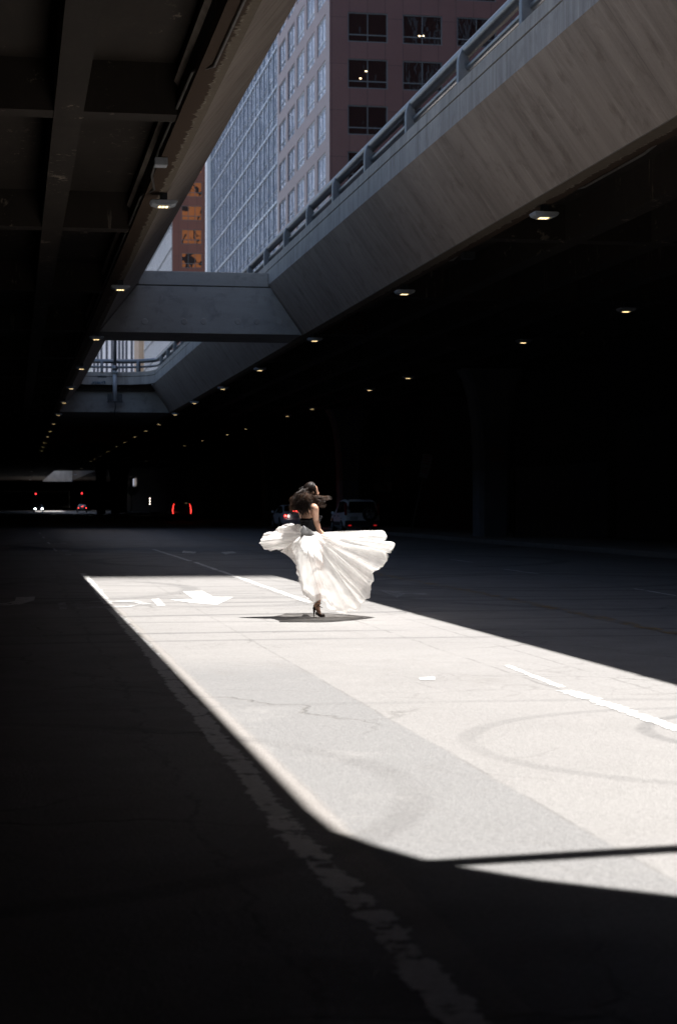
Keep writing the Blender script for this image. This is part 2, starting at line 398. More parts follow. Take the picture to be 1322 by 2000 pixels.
# ------------------------------------------------------------ elevated roads
left = empty('elevated_road', (0, 20, 0), 0, 'concrete overpass along the left with coffered underside coloured for deep shade above the dark lane', 'overpass')
right = empty('elevated_road', (0, 20, 0), 0, 'concrete overpass along the right with sloping pale side and parapet under the railing', 'overpass')
for o in (left, right): o.location = (0, 0, 0)
def rail_road(root, sgn, x_b, x_t, x_in, y0, y1, xo):
    """sgn +1: opening lies to +x of this deck"""
    S = lambda pts: pts if sgn > 0 else pts[::-1]
    X = lambda v: x_t - sgn*v
    # inclined web girder
    MB().prism_y(S([(x_b - sgn*.012, ZS+.004),(x_t, ZI),(x_t - sgn*.5, ZI),(x_b - sgn*.42, ZS+.5)]), y0, y1, 1).build('edge_girder', M['web'], root)
    MB().prism_y(S([(x_in, ZS),(x_b, ZS),(x_b - sgn*.013, ZS+.15),(x_in, ZS+.15)]), y0, y1).build('girder_soffit', M['soffit'], root)
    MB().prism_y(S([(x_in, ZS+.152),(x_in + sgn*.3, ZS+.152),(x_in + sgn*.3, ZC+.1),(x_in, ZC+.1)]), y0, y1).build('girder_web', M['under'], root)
    # fascia with groove
    MB().prism_y(S([(x_t, ZI+.002),(x_t, 8.885),(x_t - sgn*.03, 8.89),(x_t - sgn*.03, 8.915),(x_t, 8.92),(x_t - sgn*.01, ZP-.02),(x_t - sgn*.03, ZP),(x_t - sgn*.36, ZP),(x_t - sgn*.40, ZI+.002)]), y0, y1, 1).build('parapet', M['fascia'], root)
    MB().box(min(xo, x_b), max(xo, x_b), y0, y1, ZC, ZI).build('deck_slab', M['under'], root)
for (y0, y1) in ((YB, OP3A),):
    rail_road(left, 1, XL_B, XL_T, 2.26, y0, y1, XW_L)
    rail_road(right, -1, XR_B, XR_T, 9.52, y0, y1, XW_R)
gl = [.75, -1.05, -2.85, -4.65, -6.45, -8.25, -10.05, -11.8]
gr_ = [11.35, 13.2, 15.05, 16.9, 18.75, 20.6]
for xg in gl + gr_:
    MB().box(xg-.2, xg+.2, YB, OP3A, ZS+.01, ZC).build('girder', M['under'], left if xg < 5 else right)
dz = 10.8
def planks(y0, y1, z0, z1, x0, x1): pass
kk = -3
ys = []
while True:
    yy = 14.9 + dz*kk; kk += 1
    if yy > 226: break
    ys.append(yy)
cuts_l = sorted(gl); cuts_r = sorted(gr_)
for yy in ys:
    MB().box(XW_L, 2.25, yy, yy+.5, ZS+.03, ZC).build('diaphragm', M['under'], left)
    MB().box(9.53, XW_R, yy, yy+.5, ZS+.03, ZC).build('diaphragm', M['under'], right)
# closed stretches between the two roads
def plate(name, x0, x1, y0, y1, z0, z1, mat, root): return MB().box(x0, x1, y0, y1, z0, z1).build(name, mat, root)
# near end: the deck joins behind the camera, its edge curved in plan
pts_sh = [(1.30,8.55),(1.36,8.05),(1.47,7.68),(1.62,7.30),(1.95,6.88),(2.40,6.48),(3.1,6.1),(4.2,5.85),(5.6,5.75)]
edge = [(XL_T + .004 if i == 0 else X + .3*ZI, Y + .06*ZI) for i, (X, Y) in enumerate(pts_sh)]
edge = [(max(XL_T+.004, min(x, XR_T-.004)), y) for x, y in edge]; edge[-1] = (XR_T-.004, edge[-1][1])
near_deck = empty('deck_end', (5.9, 0, 0), 0, 'curved near end of the concrete overpass deck above the camera', 'overpass deck'); near_deck.location = (0,0,0)
poly = [(XL_T+.004, YB), (XR_T-.004, YB)] + edge[::-1]
MB().prism_z(poly, ZI+.003, ZI+.25).build('deck_slab', M['under'], near_deck)
MB().box(XL_B+.02, XR_B-.02, YB, 4.5, ZS+.02, ZI-.01).build('girder', M['under'], near_deck)
cur = MB()
inner = [Vector((x, y)) for x, y in edge]; outer = [Vector((x, y-.3)) for x, y in edge]
cur.prism_z([(p.x,p.y) for p in inner] + [(p.x,p.y) for p in outer[::-1]], ZI+.252, ZP-.05).build('parapet', M['fascia'], near_deck)
# cross beam
cb = empty('cross_beam', (5.9, BEAM0, ZS), 0, 'pale concrete cross beam spanning between the overpasses under the red tower', 'beam')
def loc_build(mb, name, mat, root, bevel=0):
    o = mb.build(name, mat, root, bevel); o.location = -Vector(root.location); return o
zg = 8.34
pf = [(XL_B+.05, ZS+.006), (XR_B-.05, ZS+.006), (XR_T+.006, ZI), (XR_T-.004, zg), (XL_T+.004, zg), (XL_T-.006, ZI-.1)]
loc_build(MB().prism_y([(XL_B+.03,ZS+.006),(XR_B-.03,ZS+.006),(XR_T+.12,ZI-.19),(XR_T+.12,zg-.012),(XL_T-.12,zg-.012),(XL_T-.12,ZI-.19)], BEAM0, BEAM1), 'beam_body', M['beam'], cb)
loc_build(MB().box(XL_T-.1, XR_T+.1, BEAM0+.03, BEAM1, zg-.012, zg+.02), 'beam_joint', M['under'], cb)
loc_build(MB().box(XL_T+.006, XR_T-.006, BEAM0, BEAM1, zg+.02, 8.80), 'beam_cap', M['beam'], cb, .015)
for px_ in (283,360,398,465,502,545):
    a_ = atY(px_, 628, BEAM0-.004); sc_ = MB().tube([(a_.x, BEAM0-.012, a_.z),(a_.x, BEAM0+.01, a_.z)], [.09,.11], 9, smooth=False); loc_build(sc_, 'tie_patch', M['fascia'], cb)
# far end of the second opening
en = empty('deck_end', (5.9, END2, ZS), 0, 'concrete deck end with curved graffitied parapet beyond the cross beam', 'overpass deck')
loc_build(MB().prism_y([(XL_B+.03,ZS+.006),(XR_B-.03,ZS+.006),(XR_T+.3,8.1),(XL_T-.3,8.1)], END2+.6, OP3A), 'end_wall', M['beam'], en)
loc_build(MB().box(XL_B+.5, XR_B-.5, END2+.3, OP3A, 8.1, ZI+.1), 'deck_slab', M['under'], en)
def arc(x0, x1, yb, r, n=8, rl=.6):
    P = [(x0, yb - rl)] if rl else []
    for i in range(n+1):
        a = math.pi/2*(1 - i/n); 
        P.append((x0 + rl - rl*math.cos(math.pi/2*i/n), yb - rl + rl*math.sin(math.pi/2*i/n)))
    for i in range(n+1):
        a = math.pi/2*i/n; P.append((x1 - r + r*math.sin(a), yb - r + r*math.cos(a)))
    return P
inn = arc(XL_T+.012, XR_T-.012, END2, 2.4)
def swept(inn, z0, z1, off, th, mat, nm):
    m = MB(); P = [Vector(p) for p in inn]; n_ = len(P); a = []; b = []
    for i, p in enumerate(P):
        t = (P[min(i+1,n_-1)] - P[max(i-1,0)]);
        if t.length < 1e-6: t = Vector((1,0))
        t.normalize(); q = Vector((-t.y, t.x)); a.append(p+q*off); b.append(p+q*(off+th))
    rows = [[(p.x,p.y,z0) for p in a],[(p.x,p.y,z1) for p in a],[(p.x,p.y,z1) for p in b],[(p.x,p.y,z0) for p in b],[(p.x,p.y,z0) for p in a]]
    m.grid(rows, False); return loc_build(m, nm, mat, en)
swept(inn, ZI+.004, 8.885, 0, .3, M['fascia'], 'parapet'); swept(inn, 8.885, 8.92, .03, .27, M['under'], 'parapet_joint'); swept(inn, 8.92, ZP-.004, 0, .3, M['fascia'], 'parapet_cap')
# graffiti scribbles on the end parapet (illegible tags)
M['tag'] = plain('blue_spray_paint', (.05,.11,.17), .7); M['tagb'] = plain('dark_spray_paint', (.04,.05,.06), .7)
def scribble(px0, px1, py0, py1, mat, seed, amp=1):
    r = random.Random(seed); nseg = 26; pts = []
    for i in range(nseg):
        t = i/(nseg-1); px = px0+(px1-px0)*t + r.uniform(-2,2); py = py0 + (py1-py0)*(.5+.5*math.sin(i*1.9+seed)*r.uniform(.5,1))
        p = atY(px, py, END2-.012); pts.append(p)
    loc_build(MB().tube(pts, .022, 5), 'spray_tag', mat, en)
scribble(180,206,743,752,M['tag'],1); scribble(234,249,743,752,M['tag'],4); scribble(238,252,733,738,M['tagb'],3); scribble(192,208,733,738,M['tagb'],6)
# third opening, far
f3 = empty('elevated_road', (0,0,0), 0, 'far dark stretch of the overpass at the end of the covered street', 'overpass')
plate('deck_slab', XW_L, 13.0, OP3A, 300, ZS, ZP, M['under'], f3)
plate('deck_slab', XW_L, 6.5, 300, OP3B, ZS, ZP, M['under'], f3)
plate('deck_slab', 13.0, XW_R, OP3A, OP3B, ZS-.004, ZP+.004, M['under'], f3)
plate('deck_slab', XW_L, XW_R, OP3B+.4, FARY, ZS, ZI, M['under'], f3)
plate('parapet', 6.5, 13.0, OP3B, OP3B+.4, ZS-.3, ZP, M['fascia'], f3)
# ramp wall beyond the third opening
rw = MB().box(-10, 25, 432, 446, ZI+.01, 18.5).build('ramp_wall', M['wallc']); tag(rw, 'dull grey concrete ramp wall glimpsed through the farthest roof opening', 'wall')
# side walls and ends
for nm, lab, bx in (('street_wall','dark concrete wall along the left side of the covered street', (XW_L-.5, XW_L, YB, FARY, 0, ZI)),
                    ('end_wall','dark wall closing the far end of the covered street', (XW_L, XW_R, FARY+.1, FARY+.6, 0, ZI)),
                    ('end_wall','unseen wall added far behind the camera to keep light out of the covered street', (XW_L, XW_R, YB-.5, YB, 0, ZI))):  # last wall is added, out of view, to stop light from behind
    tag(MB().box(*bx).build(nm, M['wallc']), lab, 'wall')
# right wall with a gap that shows daylight
g0, g1 = atX(255,950,XW_R), atX(267,930,XW_R)
ga, gb = sorted((g0.y, g1.y)); gz0 = CH + (985-952)/3600*360; gz1 = min(ZS-.4, CH + (985-930)/3600*360)
wall_r = empty('street_wall', (XW_R, 60, 0), 0, 'dark concrete wall along the right pavement with garage door and pale panel', 'wall')
wp = MB().box(XW_R, XW_R+.5, YB, ga, 0, ZI).box(XW_R, XW_R+.5, gb, FARY, 0, ZI).box(XW_R, XW_R+.5, ga, gb, 0, gz0).box(XW_R, XW_R+.5, ga, gb, gz1, ZI)
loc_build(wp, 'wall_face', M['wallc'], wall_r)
M['panel'] = plain('pale_wall_paint', (.11,.112,.115), .85, 0, .2, 1.2)
M['shutter'] = plain('shutter_metal', (.05,.05,.052), .6, .2)
M['redwall'] = plain('dull_red_paint', (.09,.03,.028), .8)
p0, p1 = atX(996,1045,XW_R), atX(1187,1045,XW_R)
loc_build(MB().box(XW_R-.05, XW_R-.003, p1.y, p0.y, .15, 3.1), 'wall_panel', M['panel'], wall_r, .01)
m = MB()
for i in range(22): m.box(XW_R-.07, XW_R-.01, p1.y-9.0, p1.y-1.2, .2+i*.2, .385+i*.2)
loc_build(m, 'roll_shutter', M['shutter'], wall_r)
m = MB()
for i in range(12): m.box(XW_R-.06, XW_R-.004, p1.y, p0.y-4, 4.0+i*.17, 4.12+i*.17)
loc_build(m, 'vent_louvre', M['shutter'], wall_r)
for q in range(6): loc_build(MB().box(XW_R-.25, XW_R-.003, 60+q*22, 60.6+q*22, .15, ZC-.6), 'pilaster', M['wallc'], wall_r)
# posters near the parked cars
for i, (px0, px1, py0, py1, col) in enumerate(((728,765,893,912,(.18,.11,.02)), (728,762,918,940,(.10,.11,.13)), (730,765,943,960,(.42,.42,.42)), (735,762,965,985,(.08,.03,.03)))):
    Yp = atX(px0, 950, XW_R-.03).y; a = atX(px0, py0, XW_R-.03); b = atX(px1, py1, XW_R-.03)
    o = tag(MB().box(XW_R-.06, XW_R-.02, min(a.y,b.y), max(a.y,b.y), b.z, a.z).build('wall_sign', plain('sign_face_%s' % 'abcd'[i], col, .6, 0, .3, 2)),
        ('dull yellow wall sign high above the parked cars','dark panel sign under the yellow one on the wall','pale wall sign with faint red writing by the parked cars','small dark red board low on the wall by the parked cars')[i], 'sign')
    if i == 2:
        t = MB()
        for q, ww in enumerate((.8,.55,.9,.4)): t.box(XW_R-.066, XW_R-.061, min(a.y,b.y)+1.2, min(a.y,b.y)+1.2+ww*3, a.z-.16-q*.1, a.z-.11-q*.1)
        t.build('sign_text', M['redwall'], o)

# ------------------------------------------------------------ columns
def column(x, y, wdt, label, painted=True, rz=0):
    r = empty('column', (x, y, .15), rz, label, 'column', 'columns under the right overpass')
    st = [(0,1.0),(2.0,1.0),(3.4,1.04),(4.6,1.16),(5.6,1.4),(6.3,1.75),(6.72,2.15)]
    def ringed(z0, z1, off=0):
        rows = []
        hs = sorted({z0, z1, *[h for h, _ in st if z0 < h < z1]})
        for h in hs:
            for (h0,s0),(h1,s1) in zip(st[:-1], st[1:]):
                if h0 <= h <= h1: s_ = s0+(s1-s0)*(h-h0)/(h1-h0)
            hw = wdt/2*s_+off; d = wdt/2*1.15+off; ch = .16
            rows.append([(-hw+ch,-d,h),(hw-ch,-d,h),(hw,-d+ch,h),(hw,d-ch,h),(hw-ch,d,h),(-hw+ch,d,h),(-hw,d-ch,h),(-hw,-d+ch,h),(-hw+ch,-d,h)])
        return MB().grid(rows, False)
    ringed(0, 6.72).build('shaft', M['column'], r)
    if painted: ringed(.01, 2.65, .006).build('painted_base', M['colpaint'], r)
    return r
M['colpaint'] = plain('blue_grey_column_paint', (.17,.185,.21), .75, 0, .12, 1.5)
lab = ['pale-based flared concrete column nearest on the right pavement','flared concrete column rising behind the white parked car with the rear spare wheel','flared concrete column just behind the silver car with its brake lights on',
       'fourth flared column along the right pavement, beyond the silver parked car']
for i, yy in enumerate((72.0, 104.0, 136.0, 168.0)): column(18.9, yy, 1.22, lab[i])
farl = ['far column with lit edge, leftmost of the pale columns at the street end','far column second from left at the street end','far column third from left at the street end, nearest the tree']
for i, (px, z) in enumerate(((197,235),(224,250),(240,275))):
    p = Vector(((px-27)/3600*z*.985, z*1.0, 0)); column(p.x, p.y, 1.1, farl[i], False)
for i, yy in enumerate((60, 92, 124, 156, 188)):
    column(-9.8, yy, 1.2, 'dark column %s along the left pavement' % ('nearest','second','third','fourth','fifth')[i], False)
# small plaque on first column
pl = MB().box(0, .62, 0, .03, 0, .55).build('plaque', plain('dull_red_plaque', (.2,.12,.11), .7)); pl.location = (18.62, 71.2, 3.15)
tag(pl, 'dull reddish plaque fixed high on the near right column', 'sign')
# drain pipe beside it
tag(MB().tube([(19.85,72,.15),(19.85,72,6.8)], .05, 8).build('drain_pipe', M['pipe']), 'thin vertical pipe rising beside the near right column', 'pipe')

# ------------------------------------------------------------ railing
def railing(root, pts, posts, zt, zl):
    MB().tube([(x, y, zt) for x, y in pts], .125, 16).build('top_rail', M['rail'], root)
    MB().tube([(x+.0, y, zl) for x, y in pts], .065, 12).build('lower_rail', M['rail'], root)
    for (x, y, a) in posts:
        m = MB(); prof = [(-.20,0),(-.20,.38),(-.185,.5),(-.14,.62),(-.06,.72),(-.02,.70),(-.03,.58),(.0,.45),(.07,.30),(.09,0)]
        m.prism_y([(p[0], p[1]) for p in prof], -.085, .085)
        o = m.build('post', M['post'], root, .012); o.location = (x, y, ZP - .01); o.rotation_euler = (0,0,a)
rt = empty('railing', (0,0,0), 0, 'blue-grey steel railing of two pipes and curved posts on the right parapet', 'railing')
XRR = 8.22
pz = [29.7-4.35*q for q in range(6,0,-1)] + [29.7, 33.9, 38.4, 42.9, 47.2, 51.4, 55.7, 60.1, 64.4] + [64.4+4.25*q for q in range(1,10)]
posts = [(XRR-.0, (z - XRR*SP)/CP, 0) for z in pz]
RY1 = END2 - 2.2
posts = [p for p in posts if p[1] < RY1 and p[1] > 6]
curve = []
for i in range(9):
    a = math.pi/2*i/8; r = 2.3; curve.append((XRR - r + r*math.cos(a), RY1 + r*math.sin(a) - .0))
endp = [(XRR, 5.9)] + [(XRR, y) for y in (30,60,90)] + curve + [(XL_T-.2, RY1+2.3)]
railing(rt, endp, posts + [(curve[5][0]-.0, curve[5][1]-.05, R(60)), (atY(272,715,RY1+2.3).x, RY1+2.3, R(90)), (atY(243,715,RY1+2.3).x-1.3, RY1+2.3, R(90))], 9.80, 9.46)
# near-end rail whose shadow crosses the sunlit road
r2 = empty('railing', (0,0,0), 0, 'steel pipe railing across the near end of the roof opening', 'railing')
A = Vector((1.62+.3*9.75, 7.26+.06*9.75)); B = Vector((2.72+.3*9.75, 7.40+.06*9.75)); D = (B-A)
MB().tube([(*(A - D*.8), 9.75), (*(B + D*2.0), 9.75)], .085, 12).build('top_rail', M['rail'], r2)

# ------------------------------------------------------------ light pole on the end wall
PY_ = END2 + .25
lp = empty('lamp_post', (atY(225,780,END2-.3).x, END2-.32, 0), 0, 'slim grey lamp post bracketed to the far deck end wall behind the cross beam', 'lamp post')
zz = lambda py: atY(225, py, END2-.3).z
MB().tube([(0,0,zz(783)),(0,0,zz(716))], [.13,.115], 12).build('pole_base', M['housing'], lp)
MB().tube([(0,0,zz(716)),(0,0,zz(640)),(0,0,zz(560))], [.10,.08,.06], 10).build('pole', M['rail'], lp)
MB().ell((0,0,zz(719)), (.19,.19,.2)).box(-.2,.2,-.2,.2,zz(729),zz(726)).build('collar', M['rail'], lp)
MB().box(-.42,-.16,-.05,.28,zz(783),zz(769)).box(.16,.42,-.05,.28,zz(783),zz(769)).box(-.45,.45,-.1,.3,zz(784)-.05,zz(784)).build('bracket', M['dark'], lp)
MB().tube([(0,0,zz(786)),(.05,0,zz(795)),(-.02,0,zz(803)),(0,.1,zz(812))], .035, 6).box(-.3,.3,-.02,.02,zz(804)-.04,zz(804)).build('cable', M['dark'], lp)

# ------------------------------------------------------------ tunnel lights
def make_light():
    r = empty('strip_light', (0,0,0)); 
    m = MB(); prof = [(-.24,-.02),(-.21,-.075),(-.12,-.10),(.12,-.10),(.21,-.075),(.24,-.02),(.20,0),(-.20,0)]
    m.prism_y(prof, -.17, .17); m.build('housing', M['housing'], r, .015)
    MB().box(-.06,.06,-.06,.06,0,.14).build('mount', M['dark'], r)
    m = MB(); m.box(-.12,.12,-.145,-.12,-.109,-.0995).box(-.12,.12,.12,.145,-.109,-.0995).box(-.12,-.10,-.12,.12,-.109,-.0995).box(.10,.12,-.12,.12,-.109,-.0995); m.build('lamp_rim', M['housing'], r)
    m = MB()
    for q in range(3): m.box(-.085+q*.06, -.045+q*.06, -.115, .115, -.1035, -.099)
    m.build('lamp', M['lampstrip'], r)
    return r
ordn = ['first','second','third','fourth','fifth','sixth','seventh','eighth','ninth','tenth','eleventh','twelfth','thirteenth','fourteenth','fifteenth','sixteenth','seventeenth','eighteenth','nineteenth','twentieth','twenty-first','twenty-second','twenty-third','twenty-fourth']
proto = make_light(); first = True
def put_light(x, y, z, label, group):
    global first
    o = proto if first else copy_tree(proto); first = False
    o.location = (x, y, z - .13); tag(o, label, 'light', group); return o
LL = [(320,382),(236,551),(189,652),(160,712),(140,752),(126,781),(114.7,806),(106,823.7),(98.6,839),(93.7,850),(88.3,862),(84.3,870.5),(81.4,878),(70,904),(66,913),(62.4,921),(60.5,930.6),(59.5,937.5),(59,944),(58.4,951)]
for i, (px, py) in enumerate(LL):
    p = atZ(px, py-2, ZS-.02); 
    if p.y > 740: continue
    put_light(p.x, p.y, ZS, '%s strip light from the near end of the row along the left girder' % ordn[i], 'strip lights along the left girder')
RL = [(1062,405),(790,560),(615,655),(508,715),(436,753),(380,782),(343,805),(311,824.5),(286,838),(264,850),(245,861),(228,870),(212,880),(195,890),(186,895.5),(178,900),(160,915),(148,927),(138,938),(128,948),(122,956)]
for i, (px, py) in enumerate(RL):
    p = atZ(px, py-2, ZS-.02)
    if p.y > 740: continue
    put_light(p.x, p.y, ZS, '%s strip light from the near end of the row along the right girder' % ordn[i], 'strip lights along the right girder')
DL = [(1222,596),(1022,659),(797,731),(722,755),(610,793),(562,808),(480,834),(444,845),(396,857),(361,868),(287,899)]
for i, (px, py) in enumerate(DL):
    p = atZ(px, py-1, ZS-.02)
    put_light(p.x, p.y, ZS+.02, '%s small light from the near end of the row deep under the right overpass' % ordn[i], 'lights deep under the right overpass')
# conduits
def conduit(pts, label):
    r = empty('conduit', (0,0,0), 0, label, 'conduit'); MB().tube(pts, .022, 7).build('pipe', M['pipe'], r); return r
cl = conduit([(2.24,4,7.1),(2.24,17.2,7.1),(2.30,17.9,6.82),(2.42,18.4,6.82),(2.42,22.5,6.82),(2.24,23.4,6.95),(2.24,29,7.0),(2.24,30.4,6.86),(2.36,31.5,6.82),(2.24,33,6.95),(2.24,100,7.0)], 'bent metal conduit running along the left girder soffit between the strip lights')
for yy in (17.9, 28.8): MB().box(2.16,2.36,yy-.12,yy+.12,6.72,6.845).build('junction_box', M['housing'], cl, .01)
cr_ = conduit([(9.55,6,7.1),(9.55,24,7.1),(9.5,27,6.82),(9.5,30,6.82),(9.56,31.5,7.0),(9.56,38,7.0),(9.5,39.5,6.82),(9.56,41,7.0),(9.56,100,7.0)], 'bent metal conduit running along the right girder soffit between the strip lights')
for yy in (38.4,): MB().box(9.45,9.7,yy-.15,yy+.15,6.70,6.845).build('junction_box', M['dark'], cr_, .01)

# ------------------------------------------------------------ towers
def granite(name, c0, c1, rough, px_, pz_, seam_col=(.03,.025,.03), spec=.5):
    n = NT(name); x, y, z = n.sep(); h = n.math('ADD', x, y)
    sx = n.rng(n.math('PINGPONG', h, px_/2), 0, .035, 1, 0); sz = n.rng(n.math('PINGPONG', n.math('ADD', z, .6), pz_/2), 0, .03, 1, 0)
    c = n.mix(n.rng(n.noise(.12, 3), .35, .65), c0, c1); c = n.mix(n.math('MULTIPLY', n.noise(3, 4), .3), c, tuple(v*.6 for v in c0))
    # each cladding slab has its own tone
    cell = n.vmath('FLOOR', n.comb(n.math('DIVIDE', h, px_), n.math('DIVIDE', n.math('ADD', z, .6), pz_), 0.))
    wn = n.n.new('ShaderNodeTexWhiteNoise'); n.put(wn.inputs['Vector'], cell)
    c = n.mix(n.math('MULTIPLY', wn.outputs['Value'], .22), c, tuple(v*.55 for v in c0))
    c = n.mix(n.math('MAXIMUM', sx, sz), c, seam_col); return n.set(c, rough, spec=spec)
M['granite'] = granite('red_granite', (.16,.082,.080), (.19,.10,.097), .30, 1.54, 3.94)
M['granite_far'] = granite('red_brown_granite', (.165,.068,.055), (.19,.08,.062), .5, 1.5, 3.94)
def glassmat(name, col=(.02,.02,.022), rough=.03, wav=.06, spec=.6, metal=0., sc_=.55):
    n = NT(name); n._c = n.n.new('ShaderNodeNewGeometry').outputs['Position']; n.bump(n.noise(sc_, 3, .5, n.map((1,1,.6))), wav, .4); return n.set(col, rough, metal, spec)
M['glass'] = glassmat('dark_window_glass', (.022,.013,.013), .04, .25, .22)
M['glassL'] = glassmat('wavy_window_glass', (.42,.49,.62), .04, .55, .8, .5, 1.1)
M['frame'] = plain('window_frame_metal', (.13,.145,.16), .45, .3)
M['spandrel'] = glassmat('spandrel_glass', (.20,.235,.31), .06, .6, .4, .5, 1.1)
M['frameM'] = plain('mid_grey_frame_metal', (.20,.235,.29), .4, .1)
M['frameL'] = plain('pale_frame_metal', (.52,.57,.64), .35, .1); M['wstrip'] = plain('white_corner_panel', (.85,.87,.9), .3, .3)
M['core'] = plain('building_core', (.03,.03,.032), .8)
M['ceil_lamp'] = emit('office_ceiling_lamp', (1,.75,.42), 2.5)
FH = 3.94
def window_proto(wd, ht, mat_f, mat_g, split=(.5,), trans=.24, th=.07, depth=.10):
    r = empty('window'); r['tmp'] = 1
    return r
def win_mesh(wd, ht, split, trans, th, axis, out):
    """frame in local coords; axis 'x' spans x (front wall), 'y' spans y (left wall); out = outward offset"""
    m = MB(); g = MB()
    def bx(mm, a0, a1, z0, z1, d0, d1):
        if axis == 'x': mm.box(a0, a1, d0, d1, z0, z1)
        else: mm.box(d0, d1, a0, a1, z0, z1)
    d0, d1 = -.06, .06
    bx(m, 0, wd, 0, th, d0, d1); bx(m, 0, wd, ht-th, ht, d0, d1); bx(m, 0, th, th, ht-th, d0, d1); bx(m, wd-th, wd, th, ht-th, d0, d1)
    for s_ in split: bx(m, wd*s_-th*.4, wd*s_+th*.4, th, ht-th, d0+.01, d1-.01)
    for t in trans: bx(m, th, wd-th, ht*t-th*.5, ht*t+th*.5, d0+.004, d1-.004)
    bx(g, th*.5, wd-th*.5, th*.5, ht-th*.5, -.008, .008)
    return m, g
REST = {}
def facade(root, axis, pos, a_list, wd, z_list, ht, a0, a1, z0, z1, matw, matf, matg, th=.09, split=(.5,), trans=(.25,), proud=.2, limit=100, outsign=-1, seamw=None):
    # wall = piers and spandrels round real openings
    W = MB(); d0, d1 = (pos, pos + proud) if outsign < 0 else (pos - proud, pos)
    def bx(mm, p0, p1, q0, q1):
        if p1 - p0 < .01 or q1 - q0 < .01: return
        if axis == 'x': mm.box(p0, p1, d0, d1, q0, q1)
        else: mm.box(d0, d1, p0, p1, q0, q1)
    a_list = sorted(a_list); z_list = sorted(z_list)
    cur = a0
    for a in a_list: bx(W, cur, a, z0, z1); cur = a + wd
    bx(W, cur, a1, z0, z1)
    for a in a_list:
        cz = z0
        for z in z_list: bx(W, a, a+wd, cz, z); cz = z + ht
        bx(W, a, a+wd, cz, z1)
    W.build('wall', matw, root)
    fm, g = win_mesh(wd, ht, split, trans, th, axis, 0)
    cand = [(a, z) for a in a_list for z in z_list]
    mid = pos + (.13 if outsign < 0 else -.13)
    ctr = lambda a, z: ((a if axis == 'x' else mid), (mid if axis == 'x' else a), z)
    def dist(az): 
        p = ctr(*az); zc = p[0]*SP + p[1]*CP; u = CXP + F*(p[0]*CP - p[1]*SP)/zc; v = HOR - F*(p[2]-CH)/zc
        off = 0 if (150 < u < 1100 and -60 < v < 760) else 5000
        return off + zc
    cand.sort(key=dist)
    f0 = None
    for i, (a, z) in enumerate(cand[:limit]):
        p = ctr(a, z)
        if f0 is None: f0 = fm.build('window', matf, root); g0_ = g.build('pane', matg, f0); f0.location = p
        else:
            c = f0.copy(); C.objects.link(c); c.location = p
            d = g0_.copy(); C.objects.link(d); d.parent = c
    rest = cand[limit:]
    if rest:
        fr, gr = REST.setdefault(root.name, (MB(), MB()))
        for a, z in rest:
            p = Vector(ctr(a, z)); fr.add([Vector(v)+p for v in fm.v], fm.f); gr.add([Vector(v)+p for v in g.v], g.f)
YF = 153.7; XT = atY(643.5, 300, YF).x
red = empty('office_tower', (0,0,0), 0, 'tall red granite office tower with dark windows directly above the right parapet', 'office tower')
zw = [atY(680, py, YF).z for py in (81, 172, 261)]; zb = zw[0]; zrows = [zb + FH*q for q in range(-7, 12)]
htw = atY(680,25,YF).z - atY(680,83,YF).z
xa = atY(679, 50, YF).x; wdF = atY(757,50,YF).x - xa; pit = atY(786,50,YF).x - xa
facade(red, 'x', YF, [xa + pit*q for q in range(7)], wdF, zrows, htw, XT, XT+38, 0, 96, M['granite'], M['frame'], M['glass'], .10, limit=38)
YE = 249.0
yl = [YF + 2.0 + 5.9*q for q in range(5)]; yn = YF + 31.2
zl = zrows + [zrows[-1]+FH]
facade(red, 'y', XT, yl, 4.35, zl, htw+.3, YF+.21, yn, 0, 96, M['granite'], M['frameL'], M['glassL'], .13, (.5,), (.25,), .22, limit=32)
facade(red, 'y', XT, [yn + .3 + 3.55*q for q in range(18)], 3.2, [z-.45 for z in zl], htw+1.15, yn+.01, YE, 0, 96, M['spandrel'], M['frameM'], M['glassL'], .10, (.5,), (.3,), .22, limit=28)
fr, gr = REST[red.name]; o = fr.build('far_windows', M['frameM'], red); o['kind'] = 'stuff'; q = gr.build('far_panes', M['glassL'], o); q['kind'] = 'stuff'
MB().box(XT+.3, XT+38, YF+.3, YE, 0, 95.9).build('core', M['core'], red)
MB().box(XT-.5, XT+.3, YE, YE+2.4, 0, 96).build('corner_strip', M['wstrip'], red)
# small lit ceiling lamps seen through the windows
for (px, py) in ((819,70),(826,70),(715,139),(704,153)):
    a = atY(px, py, YF+.08); MB().box(a.x-.09, a.x+.09, YF+.09, YF+.10, a.z-.035, a.z+.035).build('ceiling_lamp', M['ceil_lamp'], red)
# second red tower, orange reflections of a sunlit facade painted into its pane colour
n = NT('orange_reflection_panes'); n._c = n.n.new('ShaderNodeNewGeometry').outputs['Position']; v = n.noise(.55, 2, .5, n.map((1.3,1,.9), (2,0,1)), .8); x,y,z = n.sep()
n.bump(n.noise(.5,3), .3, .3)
M['orange_refl'] = n.set(n.mix(n.rng(v, .42, .47), (.03,.022,.022), (.50,.17,.06)), .12, spec=.6)
YG = 306.0; xg0 = atY(337, 400, YG).x
t2 = empty('office_tower', (0,0,0), 0, 'narrow reddish tower with orange reflections painted in its windows left of the main red tower', 'office tower')
zg0 = atY(360, 523, YG).z
xw = atY(355, 500, YG).x; ww = atY(395,500,YG).x - xw
facade(t2, 'x', YG, [xw, xw+ww*1.75], ww, [zg0 + FH*q for q in range(-3, 9)], 2.45, xg0, xg0+14, 0, 100, M['granite_far'], M['frame'], M['orange_refl'], .09, (.33,.66), (.3,), .25)
